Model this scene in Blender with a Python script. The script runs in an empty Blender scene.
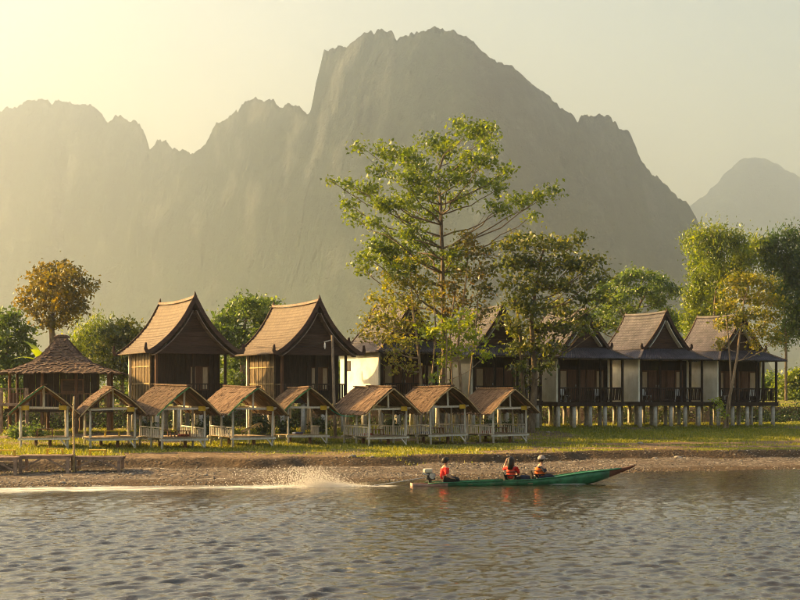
import bpy, math, random
import numpy as np
from mathutils import Vector, Matrix

# ------------------------------------------------------------------ camera, sky, sun, exposure
sc = bpy.context.scene
col = sc.collection
R = math.radians
F, HOR, EYE = 1600.0, 395.0, 3.6          # focal length and horizon in photo pixels (800 wide), eye height in m
cam = bpy.data.cameras.new('camera'); cam_o = bpy.data.objects.new('camera', cam); col.objects.link(cam_o)
cam_o.location = (0, 0, EYE); cam_o.rotation_euler = (R(90), 0, 0)
cam.sensor_width = 36.0; cam.lens = 36.0 * F / 800.0; cam.shift_y = (HOR - 300) / 800.0
cam.clip_start = 0.5; cam.clip_end = 20000
sc.camera = cam_o

SUN_AZ, SUN_EL = 72.0, 25.0               # degrees to the left of the view direction, degrees above the horizon
world = bpy.data.worlds.new('World'); sc.world = world; world.use_nodes = True
wn = world.node_tree.nodes; wl = world.node_tree.links; wn.clear()
sky = wn.new('ShaderNodeTexSky'); sky.sky_type = 'NISHITA'; sky.sun_disc = False
sky.sun_elevation = R(SUN_EL); sky.sun_rotation = R(-SUN_AZ)
sky.air_density = 1.9; sky.dust_density = 4.0; sky.ozone_density = 1.0; sky.altitude = 200
bg = wn.new('ShaderNodeBackground'); bg.inputs['Strength'].default_value = 0.060
out = wn.new('ShaderNodeOutputWorld')
tint = wn.new('ShaderNodeMix'); tint.data_type = 'RGBA'; tint.blend_type = 'MULTIPLY'; tint.inputs[0].default_value = 1.0; tint.inputs[7].default_value = (1.0, 0.875, 0.77, 1)   # dust-laden evening air
wtc = wn.new('ShaderNodeTexCoord'); wsp = wn.new('ShaderNodeSeparateXYZ'); wl.new(wtc.outputs['Generated'], wsp.inputs[0])
wmr = wn.new('ShaderNodeMapRange'); wmr.inputs['From Min'].default_value = 0.50; wmr.inputs['From Max'].default_value = 0.85; wmr.inputs['To Min'].default_value = 1.0; wmr.inputs['To Max'].default_value = 0.25
wl.new(wsp.outputs[2], wmr.inputs['Value']); wl.new(wmr.outputs[0], tint.inputs[0])      # the dust thins out towards the zenith
wl.new(sky.outputs[0], tint.inputs[6]); wl.new(tint.outputs[2], bg.inputs['Color']); wl.new(bg.outputs[0], out.inputs['Surface'])

sl = bpy.data.lights.new('sun', 'SUN'); sl.energy = 5.0; sl.angle = R(0.6); sl.color = (1.0, 0.62, 0.22)
sun_o = bpy.data.objects.new('sun', sl); col.objects.link(sun_o)
sdir = Vector((-math.sin(R(SUN_AZ)) * math.cos(R(SUN_EL)), math.cos(R(SUN_AZ)) * math.cos(R(SUN_EL)), math.sin(R(SUN_EL))))
sun_o.rotation_euler = sdir.to_track_quat('Z', 'Y').to_euler(); sun_o.location = (-60, 40, 60)

sc.view_settings.view_transform = 'Standard'; sc.view_settings.look = 'None'
sc.view_settings.exposure = 1.95; sc.view_settings.gamma = 1.0; sc.view_settings.use_curve_mapping = False
sc.render.engine = 'CYCLES'
cy = sc.cycles
cy.use_denoising = True; cy.filter_width = 1.0; cy.max_bounces = 8; cy.diffuse_bounces = 2; cy.glossy_bounces = 3
cy.transmission_bounces = 3; cy.volume_bounces = 4; cy.transparent_max_bounces = 8
cy.use_adaptive_sampling = True; cy.adaptive_threshold = 0.02
cy.sample_clamp_indirect = 6.0; cy.caustics_reflective = False; cy.caustics_refractive = False

rng = np.random.default_rng(7)
random.seed(11)

# ------------------------------------------------------------------ helpers: noise, meshes, objects
_tab = np.random.default_rng(99).random((256, 256))
def vnoise(x, y):
    x = np.asarray(x, float); y = np.asarray(y, float)
    xi = np.floor(x).astype(int); yi = np.floor(y).astype(int)
    fx = x - xi; fy = y - yi
    fx = fx * fx * (3 - 2 * fx); fy = fy * fy * (3 - 2 * fy)
    a = _tab[xi & 255, yi & 255]; b = _tab[(xi + 1) & 255, yi & 255]
    c = _tab[xi & 255, (yi + 1) & 255]; d = _tab[(xi + 1) & 255, (yi + 1) & 255]
    return (a * (1 - fx) + b * fx) * (1 - fy) + (c * (1 - fx) + d * fx) * fy
def fbm(x, y, o=4, lac=2.03, gain=0.5):
    s = 0; a = 1; t = 0
    for k in range(o):
        s = s + a * (vnoise(x + 17.3 * k, y + 5.9 * k) - 0.5); t += a
        x = x * lac; y = y * lac; a *= gain
    return s / t * 2
def sstep(a, b, x):
    t = np.clip((x - a) / (b - a), 0, 1); return t * t * (3 - 2 * t)

def np_mesh(name, V, Fc, smooth=False, attrs=None):
    V = np.asarray(V, np.float32); Fc = np.asarray(Fc, np.int32)
    me = bpy.data.meshes.new(name)
    n, k = Fc.shape
    me.vertices.add(len(V)); me.vertices.foreach_set('co', V.ravel())
    me.loops.add(n * k); me.loops.foreach_set('vertex_index', Fc.ravel())
    me.polygons.add(n); me.polygons.foreach_set('loop_start', np.arange(0, n * k, k, dtype=np.int32))
    if smooth: me.polygons.foreach_set('use_smooth', np.ones(n, bool))
    for an, av in (attrs or {}).items():
        at = me.attributes.new(an, 'FLOAT', 'POINT'); at.data.foreach_set('value', np.asarray(av, np.float32))
    me.update(calc_edges=True); me.validate()
    return me
def grid_faces(nr, nc):
    i = np.arange(nr * nc).reshape(nr, nc)
    return np.stack([i[:-1, :-1], i[:-1, 1:], i[1:, 1:], i[1:, :-1]], -1).reshape(-1, 4)

class MB:
    def __init__(s): s.v = []; s.f = []
    def add(s, vs, fs):
        n = len(s.v); s.v += [tuple(p) for p in vs]; s.f += [tuple(i + n for i in f) for f in fs]; return s
    def box(s, x0, x1, y0, y1, z0, z1):
        vs = [(x, y, z) for z in (z0, z1) for y in (y0, y1) for x in (x0, x1)]
        return s.add(vs, [(0, 2, 3, 1), (4, 5, 7, 6), (0, 1, 5, 4), (2, 6, 7, 3), (0, 4, 6, 2), (1, 3, 7, 5)])
    def bar(s, a, b, w, h, up=(0, 0, 1)):
        a = Vector(a); b = Vector(b); d = (b - a).normalized(); u = Vector(up)
        if abs(d.dot(u)) > 0.98: u = Vector((0, 1, 0))
        r = d.cross(u).normalized() * (w / 2); t = r.cross(d).normalized() * (h / 2)
        vs = [p + i * r + j * t for p in (a, b) for (i, j) in ((-1, -1), (1, -1), (1, 1), (-1, 1))]
        return s.add(vs, [(0, 1, 2, 3), (7, 6, 5, 4), (0, 4, 5, 1), (1, 5, 6, 2), (2, 6, 7, 3), (3, 7, 4, 0)])
    def tube(s, pts, radii, n=7, caps=True):
        pts = [Vector(p) for p in pts]; m = len(pts); rings = []
        prev = None
        for i in range(m):
            d = (pts[min(i + 1, m - 1)] - pts[max(i - 1, 0)]).normalized()
            ref = Vector((0, 0, 1)) if abs(d.z) < 0.9 else Vector((1, 0, 0))
            if prev is None: r = d.cross(ref).normalized()
            else:
                r = (prev - d * prev.dot(d)); r = r.normalized() if r.length > 1e-6 else d.cross(ref).normalized()
            prev = r; t = d.cross(r)
            rad = radii[i] if hasattr(radii, '__len__') else radii
            rings.append([pts[i] + (r * math.cos(2 * math.pi * k / n) + t * math.sin(2 * math.pi * k / n)) * rad for k in range(n)])
        vs = [p for rg in rings for p in rg]; fs = []
        for i in range(m - 1):
            for k in range(n):
                fs.append((i * n + k, i * n + (k + 1) % n, (i + 1) * n + (k + 1) % n, (i + 1) * n + k))
        if caps:
            fs.append(tuple(range(n - 1, -1, -1))); fs.append(tuple((m - 1) * n + k for k in range(n)))
        return s.add(vs, fs)
    def sweep(s, pts, secs, up=(0, 0, 1)):
        """rectangular section swept along pts; secs = (width along side, height) per point"""
        pts = [Vector(p) for p in pts]; m = len(pts); vs = []
        for i in range(m):
            d = (pts[min(i + 1, m - 1)] - pts[max(i - 1, 0)]).normalized()
            side = Vector(up)
            t = d.cross(side).normalized()
            w, h = secs[i] if isinstance(secs, list) else secs
            for (a, b) in ((-1, -1), (1, -1), (1, 1), (-1, 1)): vs.append(pts[i] + side * (a * w / 2) + t * (b * h / 2))
        fs = [(3, 2, 1, 0)]
        for i in range(m - 1):
            for k in range(4): fs.append((i * 4 + k, i * 4 + (k + 1) % 4, (i + 1) * 4 + (k + 1) % 4, (i + 1) * 4 + k))
        q = (m - 1) * 4; fs.append((q, q + 1, q + 2, q + 3))
        return s.add(vs, fs)
    def mesh(s, name, smooth=False):
        me = bpy.data.meshes.new(name); me.from_pydata(s.v, [], s.f)
        if smooth: me.polygons.foreach_set('use_smooth', [True] * len(me.polygons))
        me.update(); return me

def link(name, data, m=None, parent=None, loc=None, rot=None, label=None):
    o = bpy.data.objects.new(name, data); col.objects.link(o)
    if m is not None and data is not None and len(data.materials) == 0: data.materials.append(m)
    if parent is not None: o.parent = parent
    if loc is not None: o.location = loc
    if rot is not None: o.rotation_euler = rot
    if label: o['label'] = label
    return o
def part(name, mb, m, parent, smooth=False, **k):
    return link(name, mb.mesh(name, smooth) if isinstance(mb, MB) else mb, m, parent, **k)
def tag(o, label, cat=None, group=None, kind=None):
    o['label'] = label
    if cat: o['category'] = cat
    if group: o['group'] = group
    if kind: o['kind'] = kind
    return o
def thing(name, label, cat, loc=(0, 0, 0), rz=0.0, group=None):
    o = bpy.data.objects.new(name, None); col.objects.link(o); o.empty_display_size = 0.3
    o.location = loc; o.rotation_euler = (0, 0, rz)
    return tag(o, label, cat, group)
def copy_tree(o, parent=None):
    c = o.copy(); col.objects.link(c); c.parent = parent
    for ch in list(o.children): copy_tree(ch, c)
    return c

# ------------------------------------------------------------------ materials
def mat(name, c1, c2=None, scale=4.0, rough=0.85, bump=0.0, bscale=None, stretch=(1, 1, 1), spec=0.25, detail=5.0, metal=0.0, rnd=0.0, lo=0.35, hi=0.65):
    m = bpy.data.materials.new(name); m.use_nodes = True
    nt = m.node_tree; N = nt.nodes; L = nt.links; b = N['Principled BSDF']
    b.inputs['Roughness'].default_value = rough; b.inputs['Specular IOR Level'].default_value = spec; b.inputs['Metallic'].default_value = metal
    tc = N.new('ShaderNodeTexCoord'); mp = N.new('ShaderNodeMapping'); mp.inputs['Scale'].default_value = stretch
    L.new(tc.outputs['Object'], mp.inputs['Vector'])
    nz = N.new('ShaderNodeTexNoise'); nz.inputs['Scale'].default_value = scale; nz.inputs['Detail'].default_value = detail; nz.inputs['Roughness'].default_value = 0.65
    L.new(mp.outputs[0], nz.inputs['Vector'])
    rp = N.new('ShaderNodeValToRGB'); rp.color_ramp.elements[0].position = lo; rp.color_ramp.elements[1].position = hi
    rp.color_ramp.elements[0].color = (*c1, 1); rp.color_ramp.elements[1].color = (*(c2 or [min(1, c * 1.5) for c in c1]), 1)
    L.new(nz.outputs['Fac'], rp.inputs['Fac'])
    last = rp.outputs['Color']
    if rnd:
        oi = N.new('ShaderNodeObjectInfo'); hs = N.new('ShaderNodeHueSaturation'); mr = N.new('ShaderNodeMapRange')
        mr.inputs['To Min'].default_value = 1 - rnd; mr.inputs['To Max'].default_value = 1 + rnd
        L.new(oi.outputs['Random'], mr.inputs['Value']); L.new(mr.outputs[0], hs.inputs['Value']); L.new(last, hs.inputs['Color']); last = hs.outputs['Color']
    L.new(last, b.inputs['Base Color'])
    if bump:
        n2 = N.new('ShaderNodeTexNoise'); n2.inputs['Scale'].default_value = bscale or scale * 3; n2.inputs['Detail'].default_value = 6
        L.new(mp.outputs[0], n2.inputs['Vector'])
        bp = N.new('ShaderNodeBump'); bp.inputs['Strength'].default_value = bump; bp.inputs['Distance'].default_value = 0.05
        L.new(n2.outputs['Fac'], bp.inputs['Height']); L.new(bp.outputs[0], b.inputs['Normal'])
    return m
def leaf_mat(name, cols, trans=0.45):
    m = bpy.data.materials.new(name); m.use_nodes = True
    nt = m.node_tree; N = nt.nodes; L = nt.links; N.clear()
    at = N.new('ShaderNodeAttribute'); at.attribute_name = 'tint'
    rp = N.new('ShaderNodeValToRGB'); el = rp.color_ramp.elements
    el[0].color = (*cols[0], 1); el[1].color = (*cols[-1], 1)
    for i, c in enumerate(cols[1:-1]):
        e = el.new((i + 1) / (len(cols) - 1)); e.color = (*c, 1)
    L.new(at.outputs['Fac'], rp.inputs['Fac'])
    df = N.new('ShaderNodeBsdfDiffuse'); tr = N.new('ShaderNodeBsdfTranslucent'); mx = N.new('ShaderNodeMixShader'); mx.inputs[0].default_value = trans
    hs = N.new('ShaderNodeHueSaturation'); hs.inputs['Saturation'].default_value = 1.15; hs.inputs['Value'].default_value = 1.5; hs.inputs['Hue'].default_value = 0.485
    L.new(rp.outputs[0], df.inputs['Color']); L.new(rp.outputs[0], hs.inputs['Color']); L.new(hs.outputs[0], tr.inputs['Color'])
    gl = N.new('ShaderNodeBsdfGlossy'); gl.inputs['Roughness'].default_value = 0.45; gl.inputs['Color'].default_value = (0.8, 0.8, 0.8, 1)
    m2 = N.new('ShaderNodeMixShader'); m2.inputs[0].default_value = 0.05
    o = N.new('ShaderNodeOutputMaterial')
    L.new(df.outputs[0], mx.inputs[1]); L.new(tr.outputs[0], mx.inputs[2]); L.new(mx.outputs[0], m2.inputs[1]); L.new(gl.outputs[0], m2.inputs[2]); L.new(m2.outputs[0], o.inputs['Surface'])
    return m

M = {}
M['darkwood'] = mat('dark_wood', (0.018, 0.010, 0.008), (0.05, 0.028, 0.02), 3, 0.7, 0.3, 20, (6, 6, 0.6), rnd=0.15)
M['gablewood'] = mat('gable_boards', (0.045, 0.025, 0.02), (0.09, 0.05, 0.038), 3, 0.75, 0.3, 20, (0.6, 6, 8), rnd=0.15)
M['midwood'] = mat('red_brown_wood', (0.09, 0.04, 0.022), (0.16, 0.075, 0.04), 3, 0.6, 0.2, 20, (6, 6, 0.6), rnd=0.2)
M['paleboard'] = mat('weathered_barge_board', (0.15, 0.11, 0.09), (0.28, 0.21, 0.17), 4, 0.8, 0.2, 20)
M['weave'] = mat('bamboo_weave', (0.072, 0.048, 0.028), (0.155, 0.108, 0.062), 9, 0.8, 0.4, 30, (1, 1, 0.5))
M['plaster'] = mat('white_plaster', (0.64, 0.61, 0.51), (0.87, 0.85, 0.77), 1.3, 0.85, 0.1, 25, lo=0.25, hi=0.55)
M['concrete'] = mat('pale_concrete', (0.36, 0.33, 0.29), (0.56, 0.53, 0.48), 5, 0.85, 0.2, 30, rnd=0.12)
M['tile'] = mat('mauve_brown_roof_tile', (0.024, 0.021, 0.029), (0.075, 0.066, 0.085), 1.6, 0.6, 0.3, 25, spec=0.4, rnd=0.12)
M['shingle'] = mat('weathered_shingle', (0.070, 0.049, 0.034), (0.145, 0.104, 0.072), 2.5, 0.7, 0.4, 20, (1, 2, 1), rnd=0.1)
M['thatch'] = mat('brown_thatch', (0.065, 0.040, 0.027), (0.225, 0.148, 0.098), 2.2, 0.95, 0.9, 14, (0.6, 4, 0.6), rnd=0.3)
M['oldthatch'] = mat('grey_thatch', (0.07, 0.045, 0.033), (0.17, 0.11, 0.08), 6, 0.95, 0.8, 30)
M['greywood'] = mat('grey_weathered_wood', (0.50, 0.46, 0.41), (0.80, 0.76, 0.68), 5, 0.85, 0.3, 30, (4, 4, 0.7), rnd=0.15)
M['driftwood'] = mat('brown_drift_wood', (0.19, 0.125, 0.09), (0.38, 0.27, 0.20), 4, 0.85, 0.3, 20, rnd=0.15)
M['bamboo'] = mat('dry_bamboo', (0.30, 0.21, 0.10), (0.50, 0.38, 0.20), 5, 0.6, 0.2, 20, rnd=0.15)
M['deckwood'] = mat('deck_boards', (0.24, 0.18, 0.12), (0.42, 0.33, 0.22), 4, 0.8, 0.3, 20, rnd=0.15)
M['brownwood'] = mat('brown_table_wood', (0.13, 0.06, 0.03), (0.25, 0.12, 0.06), 5, 0.6, 0.2, 20, rnd=0.15)
M['yellow'] = mat('yellow_paint', (0.55, 0.36, 0.03), (0.70, 0.48, 0.05), 6, 0.6)
M['greenpaint'] = mat('green_paint', (0.05, 0.16, 0.06), (0.10, 0.28, 0.11), 6, 0.6)
M['curtain'] = mat('cream_curtain', (0.36, 0.26, 0.16), (0.56, 0.44, 0.30), 6, 0.9, 0, None, (8, 8, 0.4))
M['white'] = mat('white_plastic', (0.65, 0.63, 0.60), (0.78, 0.76, 0.73), 4, 0.5)
M['bark'] = mat('tree_bark', (0.09, 0.065, 0.045), (0.22, 0.17, 0.12), 6, 0.95, 0.6, 25, (1, 1, 0.4))
M['palebark'] = mat('pale_tree_bark', (0.18, 0.13, 0.09), (0.38, 0.29, 0.20), 6, 0.95, 0.5, 25, (1, 1, 0.4))
M['rock'] = mat('river_stone', (0.16, 0.135, 0.11), (0.34, 0.30, 0.25), 6, 0.9, 0.4, 20, rnd=0.3)
M['boatgreen'] = mat('green_boat_paint', (0.010, 0.085, 0.035), (0.035, 0.24, 0.10), 2.2, 0.45, 0.05, 20, spec=0.5)
M['boatbrown'] = mat('brown_bow_paint', (0.10, 0.035, 0.02), (0.18, 0.07, 0.04), 5, 0.6)
M['boatpink'] = mat('faded_stern_paint', (0.42, 0.20, 0.15), (0.60, 0.42, 0.36), 5, 0.6)
M['red'] = mat('red_cloth', (0.55, 0.02, 0.02), (0.70, 0.04, 0.03), 8, 0.9)
M['orange'] = mat('orange_life_vest', (0.75, 0.12, 0.02), (0.85, 0.18, 0.03), 8, 0.7)
M['navy'] = mat('dark_navy_cloth', (0.015, 0.018, 0.035), (0.03, 0.035, 0.06), 8, 0.9)
M['blackcloth'] = mat('black_cloth', (0.012, 0.012, 0.013), (0.028, 0.026, 0.026), 8, 0.9)
M['skin'] = mat('skin', (0.40, 0.22, 0.14), (0.48, 0.28, 0.18), 8, 0.55)
M['hair'] = mat('dark_hair', (0.012, 0.009, 0.007), (0.03, 0.02, 0.015), 20, 0.5)
M['cap'] = mat('grey_cap_cloth', (0.26, 0.22, 0.20), (0.36, 0.31, 0.28), 8, 0.9)
M['steel'] = mat('engine_metal', (0.30, 0.29, 0.27), (0.55, 0.53, 0.50), 6, 0.4, metal=0.6)
M['blackmetal'] = mat('black_metal', (0.02, 0.02, 0.02), (0.05, 0.05, 0.05), 6, 0.5)
M['tank'] = mat('cream_fuel_tank', (0.55, 0.50, 0.36), (0.68, 0.63, 0.48), 5, 0.45)
M['glass'] = mat('lamp_glass', (0.7, 0.7, 0.68), (0.8, 0.8, 0.78), 4, 0.2)

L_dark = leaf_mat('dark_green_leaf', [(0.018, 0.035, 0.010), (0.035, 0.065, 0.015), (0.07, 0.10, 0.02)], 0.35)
L_teak = leaf_mat('mixed_green_leaf', [(0.05, 0.085, 0.012), (0.11, 0.165, 0.02), (0.20, 0.25, 0.03)], 0.52)
L_olive = leaf_mat('olive_leaf', [(0.035, 0.055, 0.014), (0.085, 0.115, 0.02), (0.19, 0.19, 0.03)], 0.5)
L_rust = leaf_mat('rusty_leaf', [(0.055, 0.075, 0.018), (0.13, 0.135, 0.028), (0.23, 0.155, 0.038)], 0.5)
L_ochre = leaf_mat('ochre_leaf', [(0.07, 0.10, 0.016), (0.17, 0.185, 0.025), (0.30, 0.26, 0.04)], 0.52)
L_lime = leaf_mat('lime_leaf', [(0.16, 0.24, 0.02), (0.27, 0.36, 0.03), (0.40, 0.44, 0.04)], 0.55)
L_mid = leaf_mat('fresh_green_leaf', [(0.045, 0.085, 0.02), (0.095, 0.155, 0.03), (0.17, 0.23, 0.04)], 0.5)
L_bamboo = leaf_mat('bamboo_leaf', [(0.06, 0.10, 0.014), (0.13, 0.19, 0.022), (0.24, 0.28, 0.035)], 0.55)
L_grass = leaf_mat('grass_blade', [(0.10, 0.125, 0.014), (0.20, 0.22, 0.022), (0.33, 0.30, 0.045)], 0.45)

# ------------------------------------------------------------------ the lie of the land
YAW = R(25.0); CU, SU = math.cos(YAW), math.sin(YAW)      # bank, huts and houses run at 25 degrees to the picture
def uv(x, y): return x * CU + y * SU, -x * SU + y * CU
def xy(u, v): return u * CU - v * SU, u * SU + v * CU
def u_at(px, v):
    r = (px - 400) / F
    return v * (SU + r * CU) / (CU - r * SU)
def at(px, v):
    return xy(u_at(px, v), v)
def shore(u): return np.interp(u, [-60, 0, 12, 24, 32, 42, 51, 90, 200], [63, 64, 63.0, 60.4, 60.8, 62.8, 62.4, 63, 63])
def ground_z(x, y):
    x = np.asarray(x, float); y = np.asarray(y, float)
    u, v = uv(x, y)
    k = 1 - sstep(70, 76, v)
    w = v - (shore(u) - 62) * k + fbm(u * 0.35, v * 0.35, 3) * 0.5 * (1 - sstep(74, 80, v))
    edge = fbm(u * 0.16 + 40, u * 0.02, 4) * 2.6
    z1 = np.interp(w, [-400, 20, 50, 60, 62, 66, 72], [-4, -2.5, -1.2, -0.22, 0.0, 0.13, 0.34])
    cut = 0.5 + 0.5 * sstep(-0.25, 0.25, fbm(u * 0.1 + 9, 3.3, 2))
    z2 = np.interp(w, [70, 74, 80, 83, 88, 90, 94, 97.8, 99.6, 104, 115, 200, 1000, 6000], [0.58, 0.70, 0.86, 0.95, 1.30, 1.42, 1.45, 1.55, 2.65, 2.92, 3.05, 3.3, 6, 20])
    wid = 0.22 + 1.2 * (1 - cut)
    t = sstep(72.0 - wid, 72.0 + wid, w + edge)
    z = z1 * (1 - t) + np.where(w < 70, z1, z2) * t
    near = sstep(55, 63, v) * (1 - sstep(130, 200, v))
    z = z + near * (0.10 * fbm(u * 0.5, v * 0.5, 4) * sstep(60, 75, v) * (1 - 0.6 * t) + 0.035 * fbm(u * 2.2, v * 2.2, 3))
    z = z - 0.10 * np.exp(-((w + edge - 71.2) / 0.8) ** 2)
    return z
def gz(x, y): return float(ground_z(np.array([x]), np.array([y]))[0])
def path_v(u): return np.interp(u, [-40, 24, 34, 44, 52, 90], [88.6, 88.2, 86.5, 79.5, 77.0, 76.5])
def grass_mask(x, y):
    u, v = uv(x, y)
    edge = fbm(u * 0.16 + 40, u * 0.02, 4) * 2.6
    k = 1 - sstep(70, 76, v)
    w = v - (shore(u) - 62) * k + fbm(u * 0.35, v * 0.35, 3) * 0.5 * (1 - sstep(74, 80, v)) + edge
    g = sstep(72.1, 73.0, w) + 0.7 * sstep(0.18, 0.5, fbm(u * 0.25 + 3, v * 0.4 + 8, 3)) * sstep(67, 70, w)
    g = np.clip(g, 0, 1)
    p = np.exp(-((v - path_v(u) - fbm(u * 0.2, 1.7, 2) * 1.0) / 0.9) ** 2)
    g = g * (1 - 0.95 * np.clip(p * 1.5, 0, 1))
    g = g * (0.35 + 0.65 * sstep(-0.35, 0.1, fbm(u * 0.22, v * 0.45, 4)))
    bare = sstep(0.0, 0.35, fbm(u * 0.12 + 70, v * 0.35 + 2, 3)) * (1 - sstep(74.5, 78, w))
    g = g * (1 - 0.8 * bare)
    g = g * (1 - 0.97 * sstep(96.8, 97.6, v) * (1 - sstep(99.5, 100.3, v)))
    return g, w

def axis(spans):
    a = []
    for lo, hi, st in spans: a += list(np.arange(lo, hi, st))
    a.append(spans[-1][1]); return np.array(a)
ua = np.concatenate([-np.geomspace(5200, 12, 42), axis([(-10, 4, 1.0), (4, 86, 0.32), (86, 110, 1.0)]), np.geomspace(112, 7000, 44)])
va = np.concatenate([axis([(-400, 0, 100), (0, 56, 8), (56, 60, 0.5), (60, 98, 0.2), (98, 108, 0.4), (108, 130, 1.5)]), np.geomspace(132, 6600, 52)])
Ug, Vg = np.meshgrid(ua, va)
Xg, Yg = xy(Ug, Vg)
Zg = ground_z(Xg, Yg); Gm, Wm = grass_mask(Xg, Yg)
gravel = (1 - sstep(71.0, 72.6, Wm))
soil_shade = np.clip(sstep(96.3, 97.4, Vg) * (1 - sstep(99.6, 100.4, Vg)) + 0.9 * np.exp(-((Wm - 71.9) / 0.7) ** 2) + 0.75 * (1 - sstep(0.03, 0.12, Zg + 0.03 * fbm(Ug * 0.6, Vg * 0.6, 3))) * (Zg > -0.5), 0, 1)   # bare earth of cut bank and rise, shade painted into its brown; wet waterline
me = np_mesh('ground', np.stack([Xg, Yg, Zg], -1).reshape(-1, 3), grid_faces(*Ug.shape), True, {'grass': Gm.ravel(), 'gravel': gravel.ravel(), 'soil_shade': soil_shade.ravel()})
gm = bpy.data.materials.new('river_bank'); gm.use_nodes = True
N = gm.node_tree.nodes; Lk = gm.node_tree.links; b = N['Principled BSDF']; b.inputs['Roughness'].default_value = 0.95; b.inputs['Specular IOR Level'].default_value = 0.15
tc = N.new('ShaderNodeTexCoord')
def nnoise(scale, detail=5, rough=0.6):
    n = N.new('ShaderNodeTexNoise'); n.inputs['Scale'].default_value = scale; n.inputs['Detail'].default_value = detail; n.inputs['Roughness'].default_value = rough
    Lk.new(tc.outputs['Object'], n.inputs['Vector']); return n
def nramp(src, stops):
    r = N.new('ShaderNodeValToRGB'); el = r.color_ramp.elements
    el[0].position = stops[0][0]; el[0].color = (*stops[0][1], 1); el[1].position = stops[-1][0]; el[1].color = (*stops[-1][1], 1)
    for p, c in stops[1:-1]:
        e = el.new(p); e.color = (*c, 1)
    Lk.new(src, r.inputs['Fac']); return r
def nmix(f, a, b_):
    m = N.new('ShaderNodeMix'); m.data_type = 'RGBA'; Lk.new(f, m.inputs[0]); Lk.new(a, m.inputs[6]); Lk.new(b_, m.inputs[7]); return m
grassc = nramp(nnoise(0.9, 8, 0.7).outputs['Fac'], [(0.3, (0.085, 0.10, 0.014)), (0.5, (0.18, 0.185, 0.022)), (0.7, (0.30, 0.26, 0.045))])
dirtc = nramp(nnoise(1.3, 8, 0.7).outputs['Fac'], [(0.3, (0.085, 0.056, 0.034)), (0.5, (0.17, 0.118, 0.072)), (0.7, (0.28, 0.205, 0.13))])
vo = N.new('ShaderNodeTexVoronoi'); vo.inputs['Scale'].default_value = 6.0; Lk.new(tc.outputs['Object'], vo.inputs['Vector'])
sepc = N.new('ShaderNodeSeparateColor'); Lk.new(vo.outputs['Color'], sepc.inputs[0])
grav = nramp(sepc.outputs[0], [(0.0, (0.04, 0.034, 0.028)), (0.45, (0.10, 0.083, 0.068)), (0.85, (0.18, 0.155, 0.128)), (1.0, (0.36, 0.33, 0.29))])
silt = nramp(nnoise(0.5, 6, 0.7).outputs['Fac'], [(0.35, (0.06, 0.044, 0.032)), (0.65, (0.145, 0.11, 0.082))])
gn = nnoise(0.7, 5); gr_f = nramp(gn.outputs['Fac'], [(0.4, (0, 0, 0)), (0.6, (1, 1, 1))])
gravmix = nmix(gr_f.outputs[0], silt.outputs[0], grav.outputs[0])
ag = N.new('ShaderNodeAttribute'); ag.attribute_name = 'grass'; av = N.new('ShaderNodeAttribute'); av.attribute_name = 'gravel'
g1 = nmix(av.outputs['Fac'], dirtc.outputs[0], gravmix.outputs[2])
fn = nnoise(5.0, 6, 0.75); fa = N.new('ShaderNodeMath'); fa.operation = 'ADD'; Lk.new(fn.outputs['Fac'], fa.inputs[0]); Lk.new(ag.outputs['Fac'], fa.inputs[1])
fr = N.new('ShaderNodeMapRange'); fr.inputs['From Min'].default_value = 0.85; fr.inputs['From Max'].default_value = 1.1; Lk.new(fa.outputs[0], fr.inputs['Value'])
g2 = nmix(fr.outputs[0], g1.outputs[2], grassc.outputs[0])
aso = N.new('ShaderNodeAttribute'); aso.attribute_name = 'soil_shade'
soil_shade_c = nramp(nnoise(2.0, 8, 0.7).outputs['Fac'], [(0.3, (0.035, 0.024, 0.014)), (0.55, (0.07, 0.046, 0.026)), (0.7, (0.12, 0.08, 0.045))])
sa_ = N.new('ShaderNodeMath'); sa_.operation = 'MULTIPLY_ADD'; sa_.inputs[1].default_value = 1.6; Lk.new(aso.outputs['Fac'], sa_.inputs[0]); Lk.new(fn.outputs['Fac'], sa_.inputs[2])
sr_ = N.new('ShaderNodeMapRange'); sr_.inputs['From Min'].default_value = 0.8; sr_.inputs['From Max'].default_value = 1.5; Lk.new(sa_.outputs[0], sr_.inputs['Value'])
g3 = nmix(sr_.outputs[0], g2.outputs[2], soil_shade_c.outputs[0])
Lk.new(g3.outputs[2], b.inputs['Base Color'])
bp = N.new('ShaderNodeBump'); bp.inputs['Strength'].default_value = 0.8; bp.inputs['Distance'].default_value = 0.06
hb = N.new('ShaderNodeMath'); hb.operation = 'SUBTRACT'; Lk.new(nnoise(6, 8, 0.7).outputs['Fac'], hb.inputs[0]); Lk.new(vo.outputs['Distance'], hb.inputs[1])
Lk.new(hb.outputs[0], bp.inputs['Height']); Lk.new(bp.outputs[0], b.inputs['Normal'])
tag(link('ground', me, gm), 'grassy river bank with dirt path and gravel beach', kind='structure')

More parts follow.
